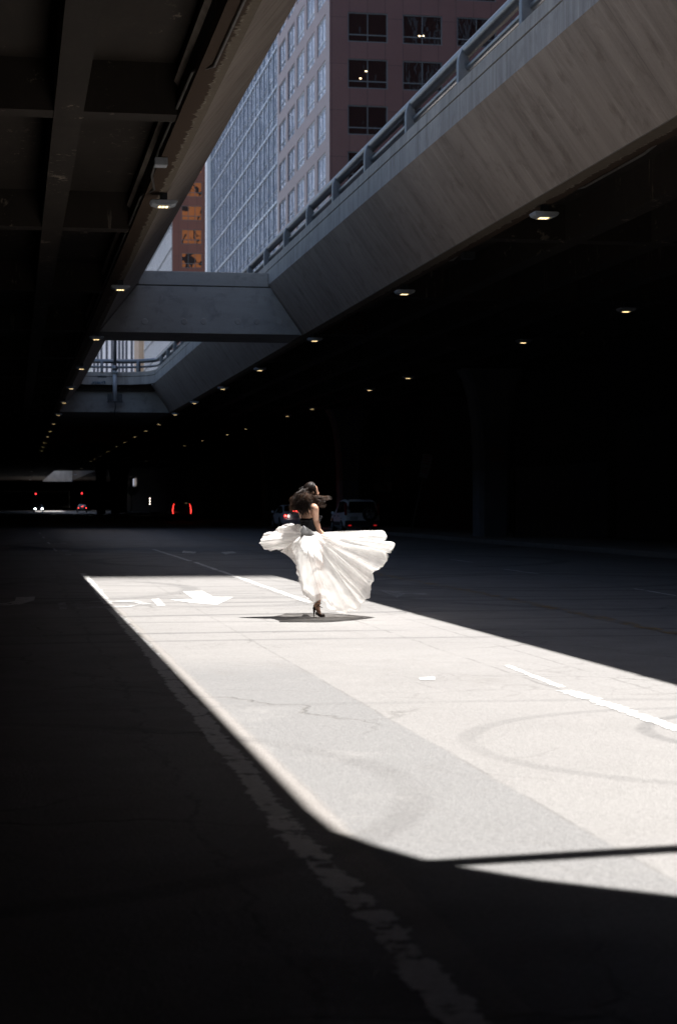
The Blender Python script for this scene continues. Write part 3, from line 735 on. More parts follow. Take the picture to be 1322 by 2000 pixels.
M['whiteface'] = granite('white_reflecting_glass', (.90,.92,.95), (.94,.95,.97), .4, 1.4, 3.94, (.38,.42,.48), .9); M['whiteface'].node_tree.nodes['Principled BSDF'].inputs['Metallic'].default_value = .55  # white mirrored in the glass side is put into its base colour
MB().box(xg0-.05, xg0+14, YG+.3, YG+66, 0, 100).build('side_face', M['whiteface'], t2)
m = MB()
for q in range(22): m.box(xg0-.16, xg0-.06, YG+.5, YG+66, 4.5+FH*q, 4.8+FH*q)
for q in range(24): m.box(xg0-.13, xg0-.055, YG+.5+q*2.75, YG+.62+q*2.75, 4, 98)
m.build('spandrel_line', M['frame'], t2)
# striped and tan towers seen through the second opening
def striped(name, x0, x1, y, h, matw, matd, label, pitch, fin, seedv=1, wide=()):
    r = empty(name, (0,0,0), 0, label, 'office tower')
    MB().box(x0, x1, y+.15, y+30, 0, h).build('glazing', matd, r)
    x = x0; i = 0; 
    while x < x1:
        wv = fin * (2.6 if i in wide else 1)
        MB().box(x, min(x1, x+wv), y, y+.14, 0, h).build('fin', matw, r); x += pitch + (wv - fin); i += 1
    return r
M['fin'] = plain('white_stone_fin', (.66,.68,.74), .6, 0, .05, .3)
n = NT('striped_glazing'); x,y,z = n.sep(); c = n.mix(n.rng(n.math('PINGPONG', z, FH/2), 0, .18, 1, 0), (.075,.085,.11), (.14,.16,.19))
M['glz'] = n.set(c, .25)
xs0, xs1 = atY(180,700,600).x, atY(271.5,700,600).x
striped('office_tower', xs0, xs1, 600, 120, M['fin'], M['glz'], 'white striped tower with thin vertical fins seen beyond the cross beam', 1.15, .36, 1, (3,4,9))
M['tan'] = granite('tan_stone', (.42,.33,.25), (.48,.38,.29), .7, 2.2, 9.0, (.24,.18,.13), .3)
tn = empty('office_tower', (0,0,0), 0, 'tan stone tower to the right of the white striped tower', 'office tower')
xt0, xt1 = atY(272,700,500).x, atY(297,700,500).x
MB().box(xt0, xt1+3, 500, 520, 0, 110).build('wall', M['tan'], tn)
m = MB()
for q in range(5): m.box(xt0+.3+q*.85, xt0+.3+q*.85+.22, 499.75, 499.99, 0, 110)
m.build('rib', M['tan'], tn)
# off-frame towers: one shades the far road, one is mirrored in the side facade
sh = empty('office_tower', (0,0,0), 0, 'very tall dark tower right of the overpass that shades the far road', 'office tower')
s0 = 39.3 + .06*(64-3)/.3
MB().box(64, 108, s0, s0+115, 0, 250).build('wall', M['granite'], sh)
m = MB()
for q in range(56): m.box(63.93, 63.99, s0+2, s0+113, 10+q*4.2, 12.2+q*4.2)
m.build('window', M['glass'], sh)
cny = empty('added_sky_blocker', (0,0,0), 0, 'unseen granite office block added beside the right overpass to darken the covered lanes', 'office block')  # unseen block added to cut skylight and deepen shade on the left lane
MB().box(40, 62, -110, 37, 0, 82).build('wall', M['granite'], cny)  # body of the added unseen block
m = MB()
for q in range(18): m.box(39.93, 39.99, -108, 35, 6+q*4.0, 8.2+q*4.0)
m.build('window', M['glass'], cny)  # windows of the added unseen block
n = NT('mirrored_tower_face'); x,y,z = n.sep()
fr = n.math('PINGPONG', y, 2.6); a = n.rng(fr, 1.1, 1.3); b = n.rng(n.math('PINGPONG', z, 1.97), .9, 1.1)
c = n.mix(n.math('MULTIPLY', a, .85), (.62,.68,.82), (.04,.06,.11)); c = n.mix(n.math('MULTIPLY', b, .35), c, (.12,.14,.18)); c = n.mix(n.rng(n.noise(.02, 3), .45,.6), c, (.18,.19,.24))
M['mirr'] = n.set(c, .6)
mt = MB().box(-75, -42, 380, 1100, 0, 300).build('office_tower', M['mirr']); tag(mt, 'long pale striped tower block beyond the left overpass', 'office tower')

# ------------------------------------------------------------ cars
M['silver'] = plain('silver_car_paint', (.80,.85,.92), .3, .0, .03); M['whitecar'] = plain('white_car_paint', (.90,.92,.95), .28, .0, .03)
M['darkcar'] = plain('dark_car_paint', (.03,.03,.035), .3, .2); M['carglass'] = glassmat('car_glass', (.012,.012,.014), .05, 0)
M['plastic'] = plain('grey_car_plastic', (.05,.05,.052), .6); M['rim'] = plain('alloy_rim', (.35,.36,.38), .35, .7)
M['redlens'] = plain('red_lens', (.35,.02,.02), .25); M['plate'] = plain('licence_plate', (.6,.6,.58), .5); M['amber'] = plain('plate_letter_blue', (.05,.07,.2), .5)
M['brake'] = emit('brake_light', (1,.05,.04), 5); M['reverse'] = emit('reverse_light', (1,.82,.7), 3.5); M['head'] = emit('headlight', (.85,.95,1), 14); M['dimred'] = emit('dim_tail_light', (1,.03,.03), .5)
M['redled'] = emit('red_led', (1,.04,.03), 1.6); M['refl'] = emit('glowing_red_reflector', (1,.03,.03), .10)  # car reflectors get a faint glow in place of returned light
def car(label, kind, paint, loc, rz, lights='off', group='parked and driving cars', spare=False):
    r = empty('parked_car' if lights in ('off','park') else 'car', (*loc, 0), rz, label, 'car')
    if kind == 'suv':   # y, z_bottom, z_belt, z_roof, half width, half width roof
        S = [(-2.18,.42,.98,1.00,.80,.74),(-2.14,.36,1.0,1.16,.86,.73),(-1.98,.34,1.02,1.62,.885,.66),(-1.5,.32,1.02,1.67,.89,.67),(-.55,.3,1.0,1.70,.89,.67),(.25,.3,.98,1.66,.89,.66),(1.05,.3,.98,1.05,.885,.70),(1.85,.34,.88,.94,.86,.68),(2.18,.4,.7,.78,.78,.62)]
        sp_ = [(2,3),(3,4),(4,5)]; roofz = 1.70; rear = ((2,1),); wr = .35; wy = (-1.35, 1.3)
    else:
        S = [(-2.3,.42,.80,.86,.74,.66),(-2.25,.36,.88,.98,.82,.70),(-1.75,.32,.90,1.02,.86,.70),(-1.0,.3,.90,1.40,.865,.60),(-.2,.3,.89,1.44,.865,.60),(.45,.3,.89,1.41,.865,.60),(1.25,.3,.88,.98,.86,.66),(1.9,.34,.78,.88,.82,.66),(2.28,.4,.62,.68,.7,.6)]
        sp_ = [(2,3),(3,4),(4,5),(5,6)]; wr = .32; wy = (-1.3, 1.35)
    def ring(y, zb, zs, zr, hw, hr):
        half = [(0, zb), (hw*.88, zb), (hw*.985, zb+.1), (hw, (zb+zs)/2), (hw*.975, zs), (hr + (hw*.965-hr)*.12, zr-.06), (hr*.9, zr-.008), (0, zr)]
        L = [(x_, y, z_) for x_, z_ in half]; return L + [(-x_, y_, z_) for x_, y_, z_ in L[-2:0:-1]]
    rows = [ring(*s_) for s_ in S]; N = len(rows[0]); vs = [p for q in rows for p in q]; m = MB()
    fs = [(i*N+j, i*N+(j+1)%N, (i+1)*N+(j+1)%N, (i+1)*N+j) for i in range(len(rows)-1) for j in range(N)]
    fs += [tuple(range(N-1,-1,-1)), tuple((len(rows)-1)*N + j for j in range(N))]
    m.add(vs, fs, True); body = m.build('body', paint, r, .02)
    def pane(nm, quad, sh_=.06, off=.012, mat=M['carglass'], cx=None):
        q = [Vector(p) for p in quad]; c_ = sum(q, Vector())/4; nn = (q[1]-q[0]).cross(q[3]-q[0]).normalized()
        if nn.dot(c_ - Vector((0,0,.8))) < 0: nn = -nn
        def shr(p): 
            d = p - c_; l = d.length; return c_ + d*(1 - sh_/max(l,.01)) + nn*off
        mm = MB(); P = [shr(p) for p in q]; mm.add(P + [p - nn*.02 for p in P], [(0,1,2,3),(7,6,5,4),(0,4,5,1),(1,5,6,2),(2,6,7,3),(3,7,4,0)]); return mm.build(nm, mat, r)
    for sgn in (1,-1):
        jj = (4,5) if sgn > 0 else (N-4, N-5)
        for a, b in sp_:
            pane('side_window', [rows[a][jj[0]], rows[b][jj[0]], rows[b][jj[1]], rows[a][jj[1]]])
    if kind == 'suv':
        hz = lambda x_, z_: (x_, -2.14 + (z_-1.16)*(.16/.46) if z_ > 1.0 else -2.18, z_)
        pane('rear_window', [hz(-.72,1.03), hz(.72,1.03), hz(.62,1.58), hz(-.62,1.58)], .02, .03)
        pane('windscreen', [(-.80,1.0,1.0),(.80,1.0,1.0),(.6,.27,1.62),(-.6,.27,1.62)], .04, .03)
        MB().box(-.84,.84,-2.27,-2.1,.36,.66).build('rear_bumper', M['plastic'], r, .03)
        MB().box(-.86,-.83,-1.9,1.9,.42,.60).box(.86,.895,-.95,.9,.42,.60).box(-.895,-.86,-.95,.9,.42,.60).build('side_trim', M['plastic'], r)
        for sgn in (1,-1):
            MB().box(sgn*.80-.055, sgn*.80+.055, -2.205, -2.05, .92, 1.5).build('tail_light', M['redlens'], r, .02)
            MB().tube([(sgn*.62,-1.9,1.66),(sgn*.64,-.5,1.75),(sgn*.62,.2,1.69)], .018, 6).build('roof_rail', M['plastic'], r)
            MB().box(sgn*.62-.07, sgn*.62+.07, -2.285, -2.26, .40, .46).build('reflector', M['refl'] if lights=='park' else M['redlens'], r)
        MB().box(-.52,-.14,-2.235,-2.20,.70,.86).build('licence_plate', M['plate'], r).location.x = -.08
        if spare:
            t = MB(); 
            rr = [(.34,0),(.36,-.04),(.36,-.16),(.33,-.20),(.24,-.20)]
            prof = [[(.36+rr_*math.cos(a), -2.19+yy, .98+rr_*math.sin(a)) for a in [2*math.pi*q/28 for q in range(29)]] for rr_, yy in rr]
            t.grid(prof); s_ = t.build('spare_wheel', M['black'], r)
            t = MB(); 
            for q in range(5):
                a = 2*math.pi*q/5; t.tube([(.36,-2.36,.98),(.36+.22*math.cos(a),-2.35,.98+.22*math.sin(a))], [.05,.035], 6)
            t.ell((.36,-2.34,.98),(.07,.05,.07),10,6); t.tube([(.36+.23*math.cos(2*math.pi*q/24),-2.35,.98+.23*math.sin(2*math.pi*q/24)) for q in range(25)], .022, 6)
            t.build('rim', M['rim'], s_)
            MB().box(-.74,-.60,-2.235,-2.2,1.06,1.18).build('sticker', M['plate'], r)
    else:
        pane('rear_window', [(-.70,-1.74,1.03),(.70,-1.74,1.03),(.58,-1.02,1.38),(-.58,-1.02,1.38)], .04, .02)
        pane('windscreen', [(-.72,1.22,.99),(.72,1.22,.99),(.58,.5,1.38),(-.58,.5,1.38)], .04, .02)
        MB().box(-.72,.72,-2.38,-2.22,.34,.60).build('rear_bumper', paint, r, .04)
        MB().box(-.2,.2,-2.34,-2.30,.68,.8).build('licence_plate', M['plate'], r)
        for sgn in (1,-1):
            tl = MB().ell((sgn*.60,-2.27,.80),(.17,.07,.09),14,8).build('tail_light', M['redlens'], r)
            if lights in ('brake','tail'):
                MB().ell((sgn*.67,-2.33,.80),(.055,.03,.05),10,6).build('lit_bulb', M['brake'], tl)
                if lights == 'brake': MB().ell((sgn*.50,-2.33,.79),(.045,.03,.04),10,6).build('reverse_bulb', M['reverse'], tl)
        if lights in ('brake','tail'): MB().box(-.16,.16,-1.80,-1.74,1.06,1.09).build('brake_light', M['brake'], r)
    if lights == 'head':
        for sgn in (1,-1): MB().box(sgn*.62-.14, sgn*.62+.14, 2.2, 2.3, .56, .70).build('headlight', M['head'], r, .02)
    if lights == 'arcs':
        for sgn in (1,-1):
            MB().tube([(sgn*.74,-2.24,.62),(sgn*.78,-2.26,.9),(sgn*.74,-2.24,1.2),(sgn*.66,-2.16,1.5)], [.022,.028,.02,.012], 8).build('tail_light_strip', M['redled'], r)
    for sgn in (1,-1):
        for y_ in wy:
            arch = MB().tube([(sgn*.70,y_,wr+.02),(sgn*.885,y_,wr+.02)], wr+.07, 22, smooth=False).build('wheel_arch', M['black'], r)
            wh = MB().tube([(sgn*.72,y_,wr),(sgn*.76,y_,wr),(sgn*.88,y_,wr),(sgn*.905,y_,wr)], [wr-.03,wr,wr,wr-.03], 24).build('wheel', M['black'], r)
            t = MB()
            for q in range(5):
                a = 2*math.pi*q/5; t.tube([(sgn*.91,y_,wr),(sgn*.908,y_+.19*math.cos(a),wr+.19*math.sin(a))], [.04,.028], 5)
            t.tube([(sgn*.908,y_+.2*math.cos(2*math.pi*q/20),wr+.2*math.sin(2*math.pi*q/20)) for q in range(21)], .018, 5); t.build('rim', M['rim'], wh)
        MB().ell((sgn*.96,.75,1.02),(.09,.06,.08),10,6).build('wing_mirror', paint, r)
        if kind=='suv':
            for y_ in (-.45,.55): MB().box(sgn*.885-.012, sgn*.885+.012, y_, y_+.16, .86, .90).build('door_handle', M['plastic'], r)
    return r
def carpos(px, py_ground): p = atZ(px, py_ground); return p
p = carpos(708, 1043.5); car('white compact SUV with rear-mounted spare wheel parked right of the woman', 'suv', M['whitecar'], (p.x, p.y+2.2), R(-.5), 'park', spare=True)
p = carpos(580, 1034.5); car('silver-blue sedan with lit brake lights left of the woman', 'sedan', M['silver'], (p.x, p.y+2.3), R(0), 'brake')
p = atZ(75, 1000); car('far car with bright headlights facing the camera under the overpass', 'sedan', M['darkcar'], (p.x, min(p.y, 345)), R(180), 'head')
p = atZ(136, 998); car('far red-lit car driving away beyond the sun patch', 'sedan', M['darkcar'], (p.x, min(p.y, 330)), 0, 'tail')
p = atZ(351, 1018); car('dark crossover with tall curved red tail lights on the far right lane', 'suv', M['darkcar'], (p.x, p.y), 0, 'arcs')

# ------------------------------------------------------------ street furniture at the far end
M['signal'] = emit('red_signal', (1,.04,.05), 1.3); M['wl'] = emit('white_lamp', (1,.85,.7), 3.0)
def signal(px, py, Y, label):
    a = atY(px, py, Y); r = empty('traffic_light', (a.x, Y, 0), 0, label, 'traffic light')
    MB().tube([(0,.2,0),(0,.2,a.z+.5)], .09, 8).build('pole', M['dark'], r)
    MB().box(-.2,.2,0,.25,a.z-.9,a.z+.28).build('housing', M['black'], r, .03)
    MB().ell((0,-.03,a.z), (.17,.06,.17), 12, 8).build('lamp', M['signal'], r)
signal(70.5, 964.5, 430, 'red traffic light on the left above the car with headlights'); signal(160.5, 963.5, 425, 'brighter red traffic light above the red-lit far car')
a = atY(293, 979, 240); r = empty('lamp_cluster', (a.x, 240, 0), 0, 'thin post with three small white lamps in a vertical row', 'lamp post')
MB().tube([(0,0,0),(0,0,a.z+.7)], .05, 8).build('pole', M['dark'], r)
for q in (-.35,0,.35): MB().ell((0,-.07,a.z+q),(.06,.04,.07),10,6).build('lamp', M['wl'], r)
# parking sign post, leaning
b0 = atZ(802, 1041, .15); r = empty('parking_sign', b0, 0, 'leaning parking sign post with two stacked plates between white car and column', 'sign post')
tp = atY(834, 893, b0.y) - b0
MB().tube([(0,0,0), tp], .03, 8).build('post', M['pipe'], r)
M['signw'] = plain('sign_white', (.40,.38,.38), .5); M['signr'] = plain('sign_red', (.35,.05,.04), .5)
def plate2(t, wd, ht, rows_):
    cc = tp*t; pl = MB().box(-wd/2, wd/2, -.05, -.035, -ht/2, ht/2).build('sign_plate', M['signw'], r, 0); pl.location = cc; pl.rotation_euler = (0, math.atan2(tp.x, tp.z), 0)
    t_ = MB()
    for q in range(rows_): t_.box(-wd*.36, wd*(.36 - .1*(q%2)), -.056, -.051, ht*.34-q*ht*.2, ht*.42-q*ht*.2)
    t_.build('sign_text', M['signr'], pl)
plate2(.95, .46, .60, 4); plate2(.80, .40, .5, 3)
# a dark tree silhouette and tree shadowing the far daylight gap
M['bark'] = plain('bark', (.05,.035,.025), .9); M['leaf'] = plain('dark_leaves', (.04,.055,.025), .8, 0, .4)
a = atX(256, 953, XW_R-2.2); r = empty('street_tree', (XW_R-2.2, a.y, .15), 0, 'small dark street tree in front of the far daylight gap', 'tree')
MB().tube([(0,0,0),(.1,0,1.6),(0,.1,3.2)], [.14,.1,.05], 8).build('trunk', M['bark'], r)
m = MB(); rr = random.Random(3)
for q in range(420):
    v = Vector((rr.gauss(0,1), rr.gauss(0,1), rr.gauss(0,1))).normalized()*rr.uniform(.3,1.2); c_ = Vector((0,0,3.7)) + Vector((v.x*1.2, v.y*2.2, v.z*.9))
    u = Vector((rr.gauss(0,1),rr.gauss(0,1),rr.gauss(0,1))).normalized()*.16; w_ = u.cross(Vector((rr.random(),rr.random(),1))).normalized()*.12
    m.add([c_-u, c_+w_, c_+u, c_-w_], [(0,1,2,3)])
m.build('crown', M['leaf'], r)

# ------------------------------------------------------------ the dancing woman
def skin_mat():
    n = NT('skin'); c = n.mix(n.rng(n.noise(5,4), .35, .65), (.40,.225,.15), (.47,.27,.185)); n.set(c, .5, spec=.4)
    n.b.inputs['Subsurface Weight'].default_value = .12; n.b.inputs['Subsurface Radius'].default_value = (.02,.008,.004); n.b.inputs['Subsurface Scale'].default_value = .6
    return n.m
M['skin'] = skin_mat()
n = NT('hair'); c = n.mix(n.rng(n.noise(6, 4), .35, .7), (.007,.004,.003), (.022,.012,.008)); M['hair'] = n.set(c, .42, spec=.22)
n = NT('hair_tips'); c = n.mix(n.rng(n.noise(9, 4), .3, .7), (.012,.006,.004), (.10,.05,.028)); M['hair2'] = n.set(c, .45, spec=.2)
M['bodice'] = plain('black_bodice_cloth', (.012,.012,.014), .8, spec=.15); M['shoe'] = plain('dark_shoe_leather', (.035,.018,.014), .4)
M['eye'] = plain('eye', (.02,.015,.012), .2); M['lip'] = plain('lips', (.33,.10,.09), .4)
def tulle(name, alpha, col=(.90,.885,.87)):
    m = bpy.data.materials.new(name); m.use_nodes = True; t = m.node_tree; t.nodes.remove(t.nodes['Principled BSDF'])
    N_ = t.nodes.new; o = t.nodes['Material Output']
    d = N_('ShaderNodeBsdfDiffuse'); d.inputs[0].default_value = (*col,1); tr = N_('ShaderNodeBsdfTranslucent'); tr.inputs[0].default_value = (*col,1)
    tp_ = N_('ShaderNodeBsdfTransparent'); tp_.inputs[0].default_value = (1,.985,.97,1)
    mx = N_('ShaderNodeMixShader'); mx.inputs[0].default_value = .42; t.links.new(d.outputs[0], mx.inputs[1]); t.links.new(tr.outputs[0], mx.inputs[2])
    tc = N_('ShaderNodeTexCoord'); ns = N_('ShaderNodeTexNoise'); ns.inputs['Scale'].default_value = 3.2; ns.inputs['Detail'].default_value = 5; t.links.new(tc.outputs['Object'], ns.inputs[0])
    mr = N_('ShaderNodeMapRange'); mr.inputs[1].default_value = .3; mr.inputs[2].default_value = .7; mr.inputs[3].default_value = alpha*.6; mr.inputs[4].default_value = alpha*1.4; t.links.new(ns.outputs[0], mr.inputs[0])
    m2 = N_('ShaderNodeMixShader'); t.links.new(mr.outputs[0], m2.inputs[0]); t.links.new(mx.outputs[0], m2.inputs[1]); t.links.new(tp_.outputs[0], m2.inputs[2]); t.links.new(m2.outputs[0], o.inputs[0]); return m
M['tulle'] = tulle('white_tulle', .34, (.955,.95,.94)); M['tulleb'] = tulle('white_tulle_sheer', .6, (.955,.95,.94)); M['tulle2'] = tulle('white_tulle_dense', .14); M['flapm'] = plain('shade_grey_cloth', (.22,.22,.225), .8, 0, .04)

fp = atZ(624, 1205)
wom = empty('person', fp, -PSI, 'woman in black strapless top and billowing white skirt twirling in heels on the sunlit road', 'person')
def U(cx, cy, d=0.): return Vector(((cx-600)/627., d, (1190-cy)/627.))
body = MB()
def limb(pts, rad, n=14):
    P = [Vector(p) for p in pts]
    # densify
    Q = []; RR = []
    for i in range(len(P)-1):
        for k_ in range(4):
            t = k_/4; p_1 = P[max(i-1,0)]; p0 = P[i]; p1 = P[i+1]; p2 = P[min(i+2,len(P)-1)]
            Q.append(.5*((2*p0)+(p1-p_1)*t+(2*p_1-5*p0+4*p1-p2)*t*t+(-p_1+3*p0-3*p1+p2)*t**3)); RR.append(rad[i]+(rad[i+1]-rad[i])*t)
    Q.append(P[-1]); RR.append(rad[-1])
    body.tube(Q, RR, n); body.ell(Q[0], (RR[0],)*3, 12, 8); body.ell(Q[-1], (RR[-1],)*3, 12, 8)
FA = Vector((.84, .54, 0)).normalized()      # the way her chest faces (right and away)
SD = Vector((.54, -.84, 0)).normalized()     # towards her right shoulder
def torso(rings):
    rows = []
    for c_, a, b, f in rings:     # centre, half width (SD), half depth (FA), forward offset
        rows.append([Vector(c_) + SD*a*math.cos(t) + FA*(b*math.sin(t) + f) for t in [2*math.pi*q/28 for q in range(29)]])
    body.grid(rows)
    body.v.append(tuple(rings[0][0])); body.v.append(tuple(rings[-1][0])); b0_ = len(body.v) - 2 - len(rows)*29
    for q in range(28):
        body.f.append((b0_+q+1, b0_+q, len(body.v)-2)); body.sm.append(True)
        body.f.append((b0_+28+(len(rows)-1)*29-28+q, b0_+28+(len(rows)-1)*29-28+q+1, len(body.v)-1)); body.sm.append(True)
neck = U(508, 262); ch = U(512, 350)
tor = [(U(540,620),.10,.08,0),(U(538,580),.155,.115,-.015),(U(532,530),.165,.115,-.015),(U(522,480),.135,.095,0),(U(516,450),.118,.085,.0),(U(512,420),.122,.088,.005),(U(508,385),.135,.10,.018),(U(506,350),.142,.10,.018),(U(505,325),.155,.092,.005),(U(505,303),.165,.075,-.005),(U(505,288),.12,.062,-.01),(U(506,276),.065,.055,-.005),(U(508,262),.05,.05,0)]
torso(tor)
for sgn in (1,-1): body.ell(U(508,390) + FA*.080 + SD*sgn*.062, (.056,.056,.056), 14, 10)
limb([U(507,285), U(512,250), U(520,222)], [.055,.047,.05])
shR = U(505,306) + SD*.175; shL = U(505,306) - SD*.175
elR = U(572,412,-.10); wrR = U(600,488,-.12)
limb([shR - SD*.03, shR + Vector((0,0,-.02)), shR.lerp(elR,.5), elR], [.052,.050,.043,.036])
limb([elR, elR.lerp(wrR,.35), wrR], [.036,.036,.024])
# right hand gathering the skirt
hd = (U(628,522,-.13) - wrR).normalized(); sdv = Vector((.25,-.75,.45)); sdv = (sdv - hd*sdv.dot(hd)).normalized(); nv = hd.cross(sdv)
limb([wrR, wrR + hd*.03, wrR + hd*.075], [.024,.028,.03])
pal = wrR + hd*.055
for q, (L_, o_) in enumerate(((.070,.030),(.080,.011),(.075,-.009),(.058,-.027))):
    b = pal + sdv*o_ + hd*.025
    limb([b, b+hd*L_*.45+nv*.006, b+hd*L_*.75+nv*.026, b+hd*L_*.7+nv*.05], [.0095,.009,.0085,.007], 8)
limb([wrR+hd*.02+sdv*.02, wrR+hd*.045+sdv*.045+nv*.015, wrR+hd*.075+sdv*.045+nv*.035], [.012,.010,.008], 8)
# left arm in front of her, holding the other side of the skirt
elL = U(475,430,.27); wrL = U(500,508,.31)
limb([shL + SD*.03, shL + Vector((0,0,-.02)), shL.lerp(elL,.5), elL], [.052,.050,.043,.036]); limb([elL, elL.lerp(wrL,.35), wrL], [.036,.036,.024])
hd2 = Vector((.2,.1,-.95)).normalized(); sd2 = Vector((.7,-.7,0)).normalized(); nv2 = hd2.cross(sd2)
limb([wrL, wrL + hd2*.075], [.024,.029])
for L_, o_ in ((.070,.030),(.080,.011),(.075,-.009),(.058,-.027)):
    b = wrL + hd2*.08 + sd2*o_; limb([b, b+hd2*L_*.45, b+hd2*L_*.75+nv2*.02, b+hd2*L_*.8+nv2*.045], [.0095,.009,.0085,.007], 8)
limb([wrL+hd2*.02+sd2*.02, wrL+hd2*.05+sd2*.048, wrL+hd2*.08+sd2*.05+nv2*.02], [.012,.010,.008], 8)
# legs: the right one carries her, the left is lifted behind
hipR = U(545,600) + SD*.085; kn = U(606,850,-.04); an = U(588,1078,-.02)
limb([hipR, hipR.lerp(kn,.5), kn], [.092,.075,.052]); limb([kn, kn.lerp(an,.3)+Vector((-.012,-.01,0)), kn.lerp(an,.7), an], [.052,.055,.040,.030])
heel = U(560,1108,-.02); ball = U(600,1172,-.03); toe = U(634,1181,-.035)
limb([an, heel + Vector((.01,0,.01))], [.031,.028]); limb([heel+Vector((.01,0,0)), heel.lerp(ball,.5)+Vector((.012,0,.018)), ball+Vector((0,0,.012)), toe], [.027,.030,.026,.014]); limb([an, heel.lerp(ball,.6)+Vector((.01,0,.02))], [.028,.026])
hipL = U(540,600) - SD*.085; kl = U(590,840,.12); al = U(560,905,.50)
limb([hipL, hipL.lerp(kl,.5), kl], [.092,.075,.052]); limb([kl, kl.lerp(al,.3), al], [.052,.055,.030])
limb([al, al+Vector((-.01,.05,-.03)), al+Vector((.02,.09,-.14))], [.03,.028,.016])
# head turned to the right, slightly away
HC = U(533,178); HF = Vector((.93,.36,-.05)).normalized(); HSd = HF.cross(Vector((0,0,1))).normalized(); HU = HSd.cross(HF).normalized()
rotH = Matrix((HF, HSd, HU)).transposed()
body.ell(HC + HU*.012 - HF*.008, (.094,.074,.098), 26, 18, rotH)
def hp(f, s_, u): return HC + HF*f + HSd*s_ + HU*u
body.ell(hp(.032,0,-.04), (.056,.052,.068), 20, 14, rotH); body.ell(hp(.062,0,-.088), (.022,.022,.02), 12, 8, rotH)
body.ell(hp(.052,0,-.01), (.040,.055,.06), 16, 10, rotH)
limb([hp(.083,0,.012), hp(.102,0,-.020), hp(.096,0,-.03)], [.008,.012,.009], 8)
for s_ in (1,-1):
    body.ell(hp(.09,.011*s_,-.03), (.01,.009,.007), 8, 6, rotH); body.ell(hp(-.005,.075*s_,-.012), (.018,.010,.030), 12, 8, rotH); body.ell(hp(.065,.035*s_,-.03), (.02,.02,.02), 10, 8, rotH)
body.ell(hp(.084,0,-.056), (.012,.024,.008), 10, 6, rotH); body.ell(hp(.082,0,-.067), (.012,.020,.008), 10, 6, rotH)
me = bpy.data.meshes.new('tmp'); me.from_pydata(body.v, [], body.f)
tmp = bpy.data.objects.new('tmp', me); C.objects.link(tmp)
md = tmp.modifiers.new('r', 'REMESH'); md.mode = 'VOXEL'; md.voxel_size = .0052; md.use_smooth_shade = True
ms = tmp.modifiers.new('s', 'SMOOTH'); ms.factor = .5; ms.iterations = 4
dg = bpy.context.evaluated_depsgraph_get(); dg.update(); bm2 = bpy.data.meshes.new_from_object(tmp.evaluated_get(dg)); bpy.data.objects.remove(tmp)
bm2.name = 'body'; bm2.materials.clear(); bm2.materials.append(M['skin'])
bo = bpy.data.objects.new('body', bm2); C.objects.link(bo); bo.parent = wom
for s_ in (1,-1): MB().ell(hp(.074,.03*s_,.0), (.012,.013,.010), 10, 8, rotH).build('eye', M['eye'], wom)
m = MB(); m.ell(hp(.093,0,-.056), (.006,.020,.005), 10, 6, rotH); m.ell(hp(.091,0,-.066), (.006,.017,.005), 10, 6, rotH); m.build('lips', M['lip'], wom)
# strapless bodice
rows = []
for c_, a, b, f, top in ((U(528,505),.150,.108,-.008,0),(U(520,470),.134,.097,0,0),(U(516,450),.127,.094,0,0),(U(512,420),.131,.100,.006,0),(U(509,402),.140,.128,.032,0),(U(508,387),.144,.138,.042,1),(U(508,372),.146,.130,.038,1)):
    ring_ = []
    for q in range(37):
        t = 2*math.pi*q/36; p = Vector(c_) + SD*a*math.cos(t) + FA*(b*math.sin(t)+f)
        if top: p.z += -.055*max(0, -math.sin(t))**.7 * (1 if top else 0)
        sn = max(0, math.sin(t)); p += FA*(.022*sn*abs(math.cos(t))**.5 if top or abs(a-.139)<.001 else 0)
        ring_.append(p)
    rows.append(ring_)
mb_ = MB().grid(rows)
for sgn in (1,-1): mb_.ell(U(508,395) + FA*.082 + SD*sgn*.062, (.066,.066,.066), 16, 12)
bd = mb_.build('bodice', M['bodice'], wom)
sd_ = bd.modifiers.new('thick','SOLIDIFY'); sd_.thickness = .006
# shoe with stiletto heel and ankle straps
sh_ = MB(); dn = Vector((0,0,-1))
sole = []
for t, wv in ((0,.024),(.2,.028),(.45,.026),(.7,.036),(.88,.034),(1,.012)):
    hgt = Vector((heel.x-.018 + (toe.x+.02-heel.x+.018)*t, -.03, 0)); zc = (.082*(1-min(1,t/.68))**1.3) + .006
    sole.append([Vector((hgt.x, hgt.y-wv, zc)), Vector((hgt.x, hgt.y+wv, zc)), Vector((hgt.x, hgt.y+wv, zc+.012)), Vector((hgt.x, hgt.y-wv, zc+.012)), Vector((hgt.x, hgt.y-wv, zc))])
sh_.grid(sole, False)
hx = heel.x - .006
sh_.tube([(hx,-.03,.088),(hx-.002,-.03,.045),(hx-.004,-.03,0.002)], [.016,.0075,.005], 10)
sh_.ell((heel.x+.002,-.026,.112), (.026,.028,.030), 14, 10)
sh_.ell((ball.x+.022,-.033,.026), (.048,.037,.024), 16, 10)
sh_.ell((ball.x-.022,-.033,.045), (.032,.034,.020), 14, 8)
sh_.build('shoe', M['shoe'], wom)
st_ = MB()
def hoop(c_, r1, r2, tilt, rr=.0042):
    P = [];
    for q in range(21):
        a = 2*math.pi*q/20; P.append(Vector(c_) + Vector((r1*math.cos(a), r2*math.sin(a), tilt*math.cos(a))))
    st_.tube(P, rr, 5, cap=False)
hoop(an + Vector((.0,0,.012)), .036,.036,.004); hoop(an + Vector((.006,0,-.028)), .038,.034,.03); hoop(an + Vector((.012,-.002,-.03)), .042,.034,-.03); hoop(U(592,1135,-.025), .03,.034,-.025)
st_.build('shoe_strap', M['shoe'], wom)
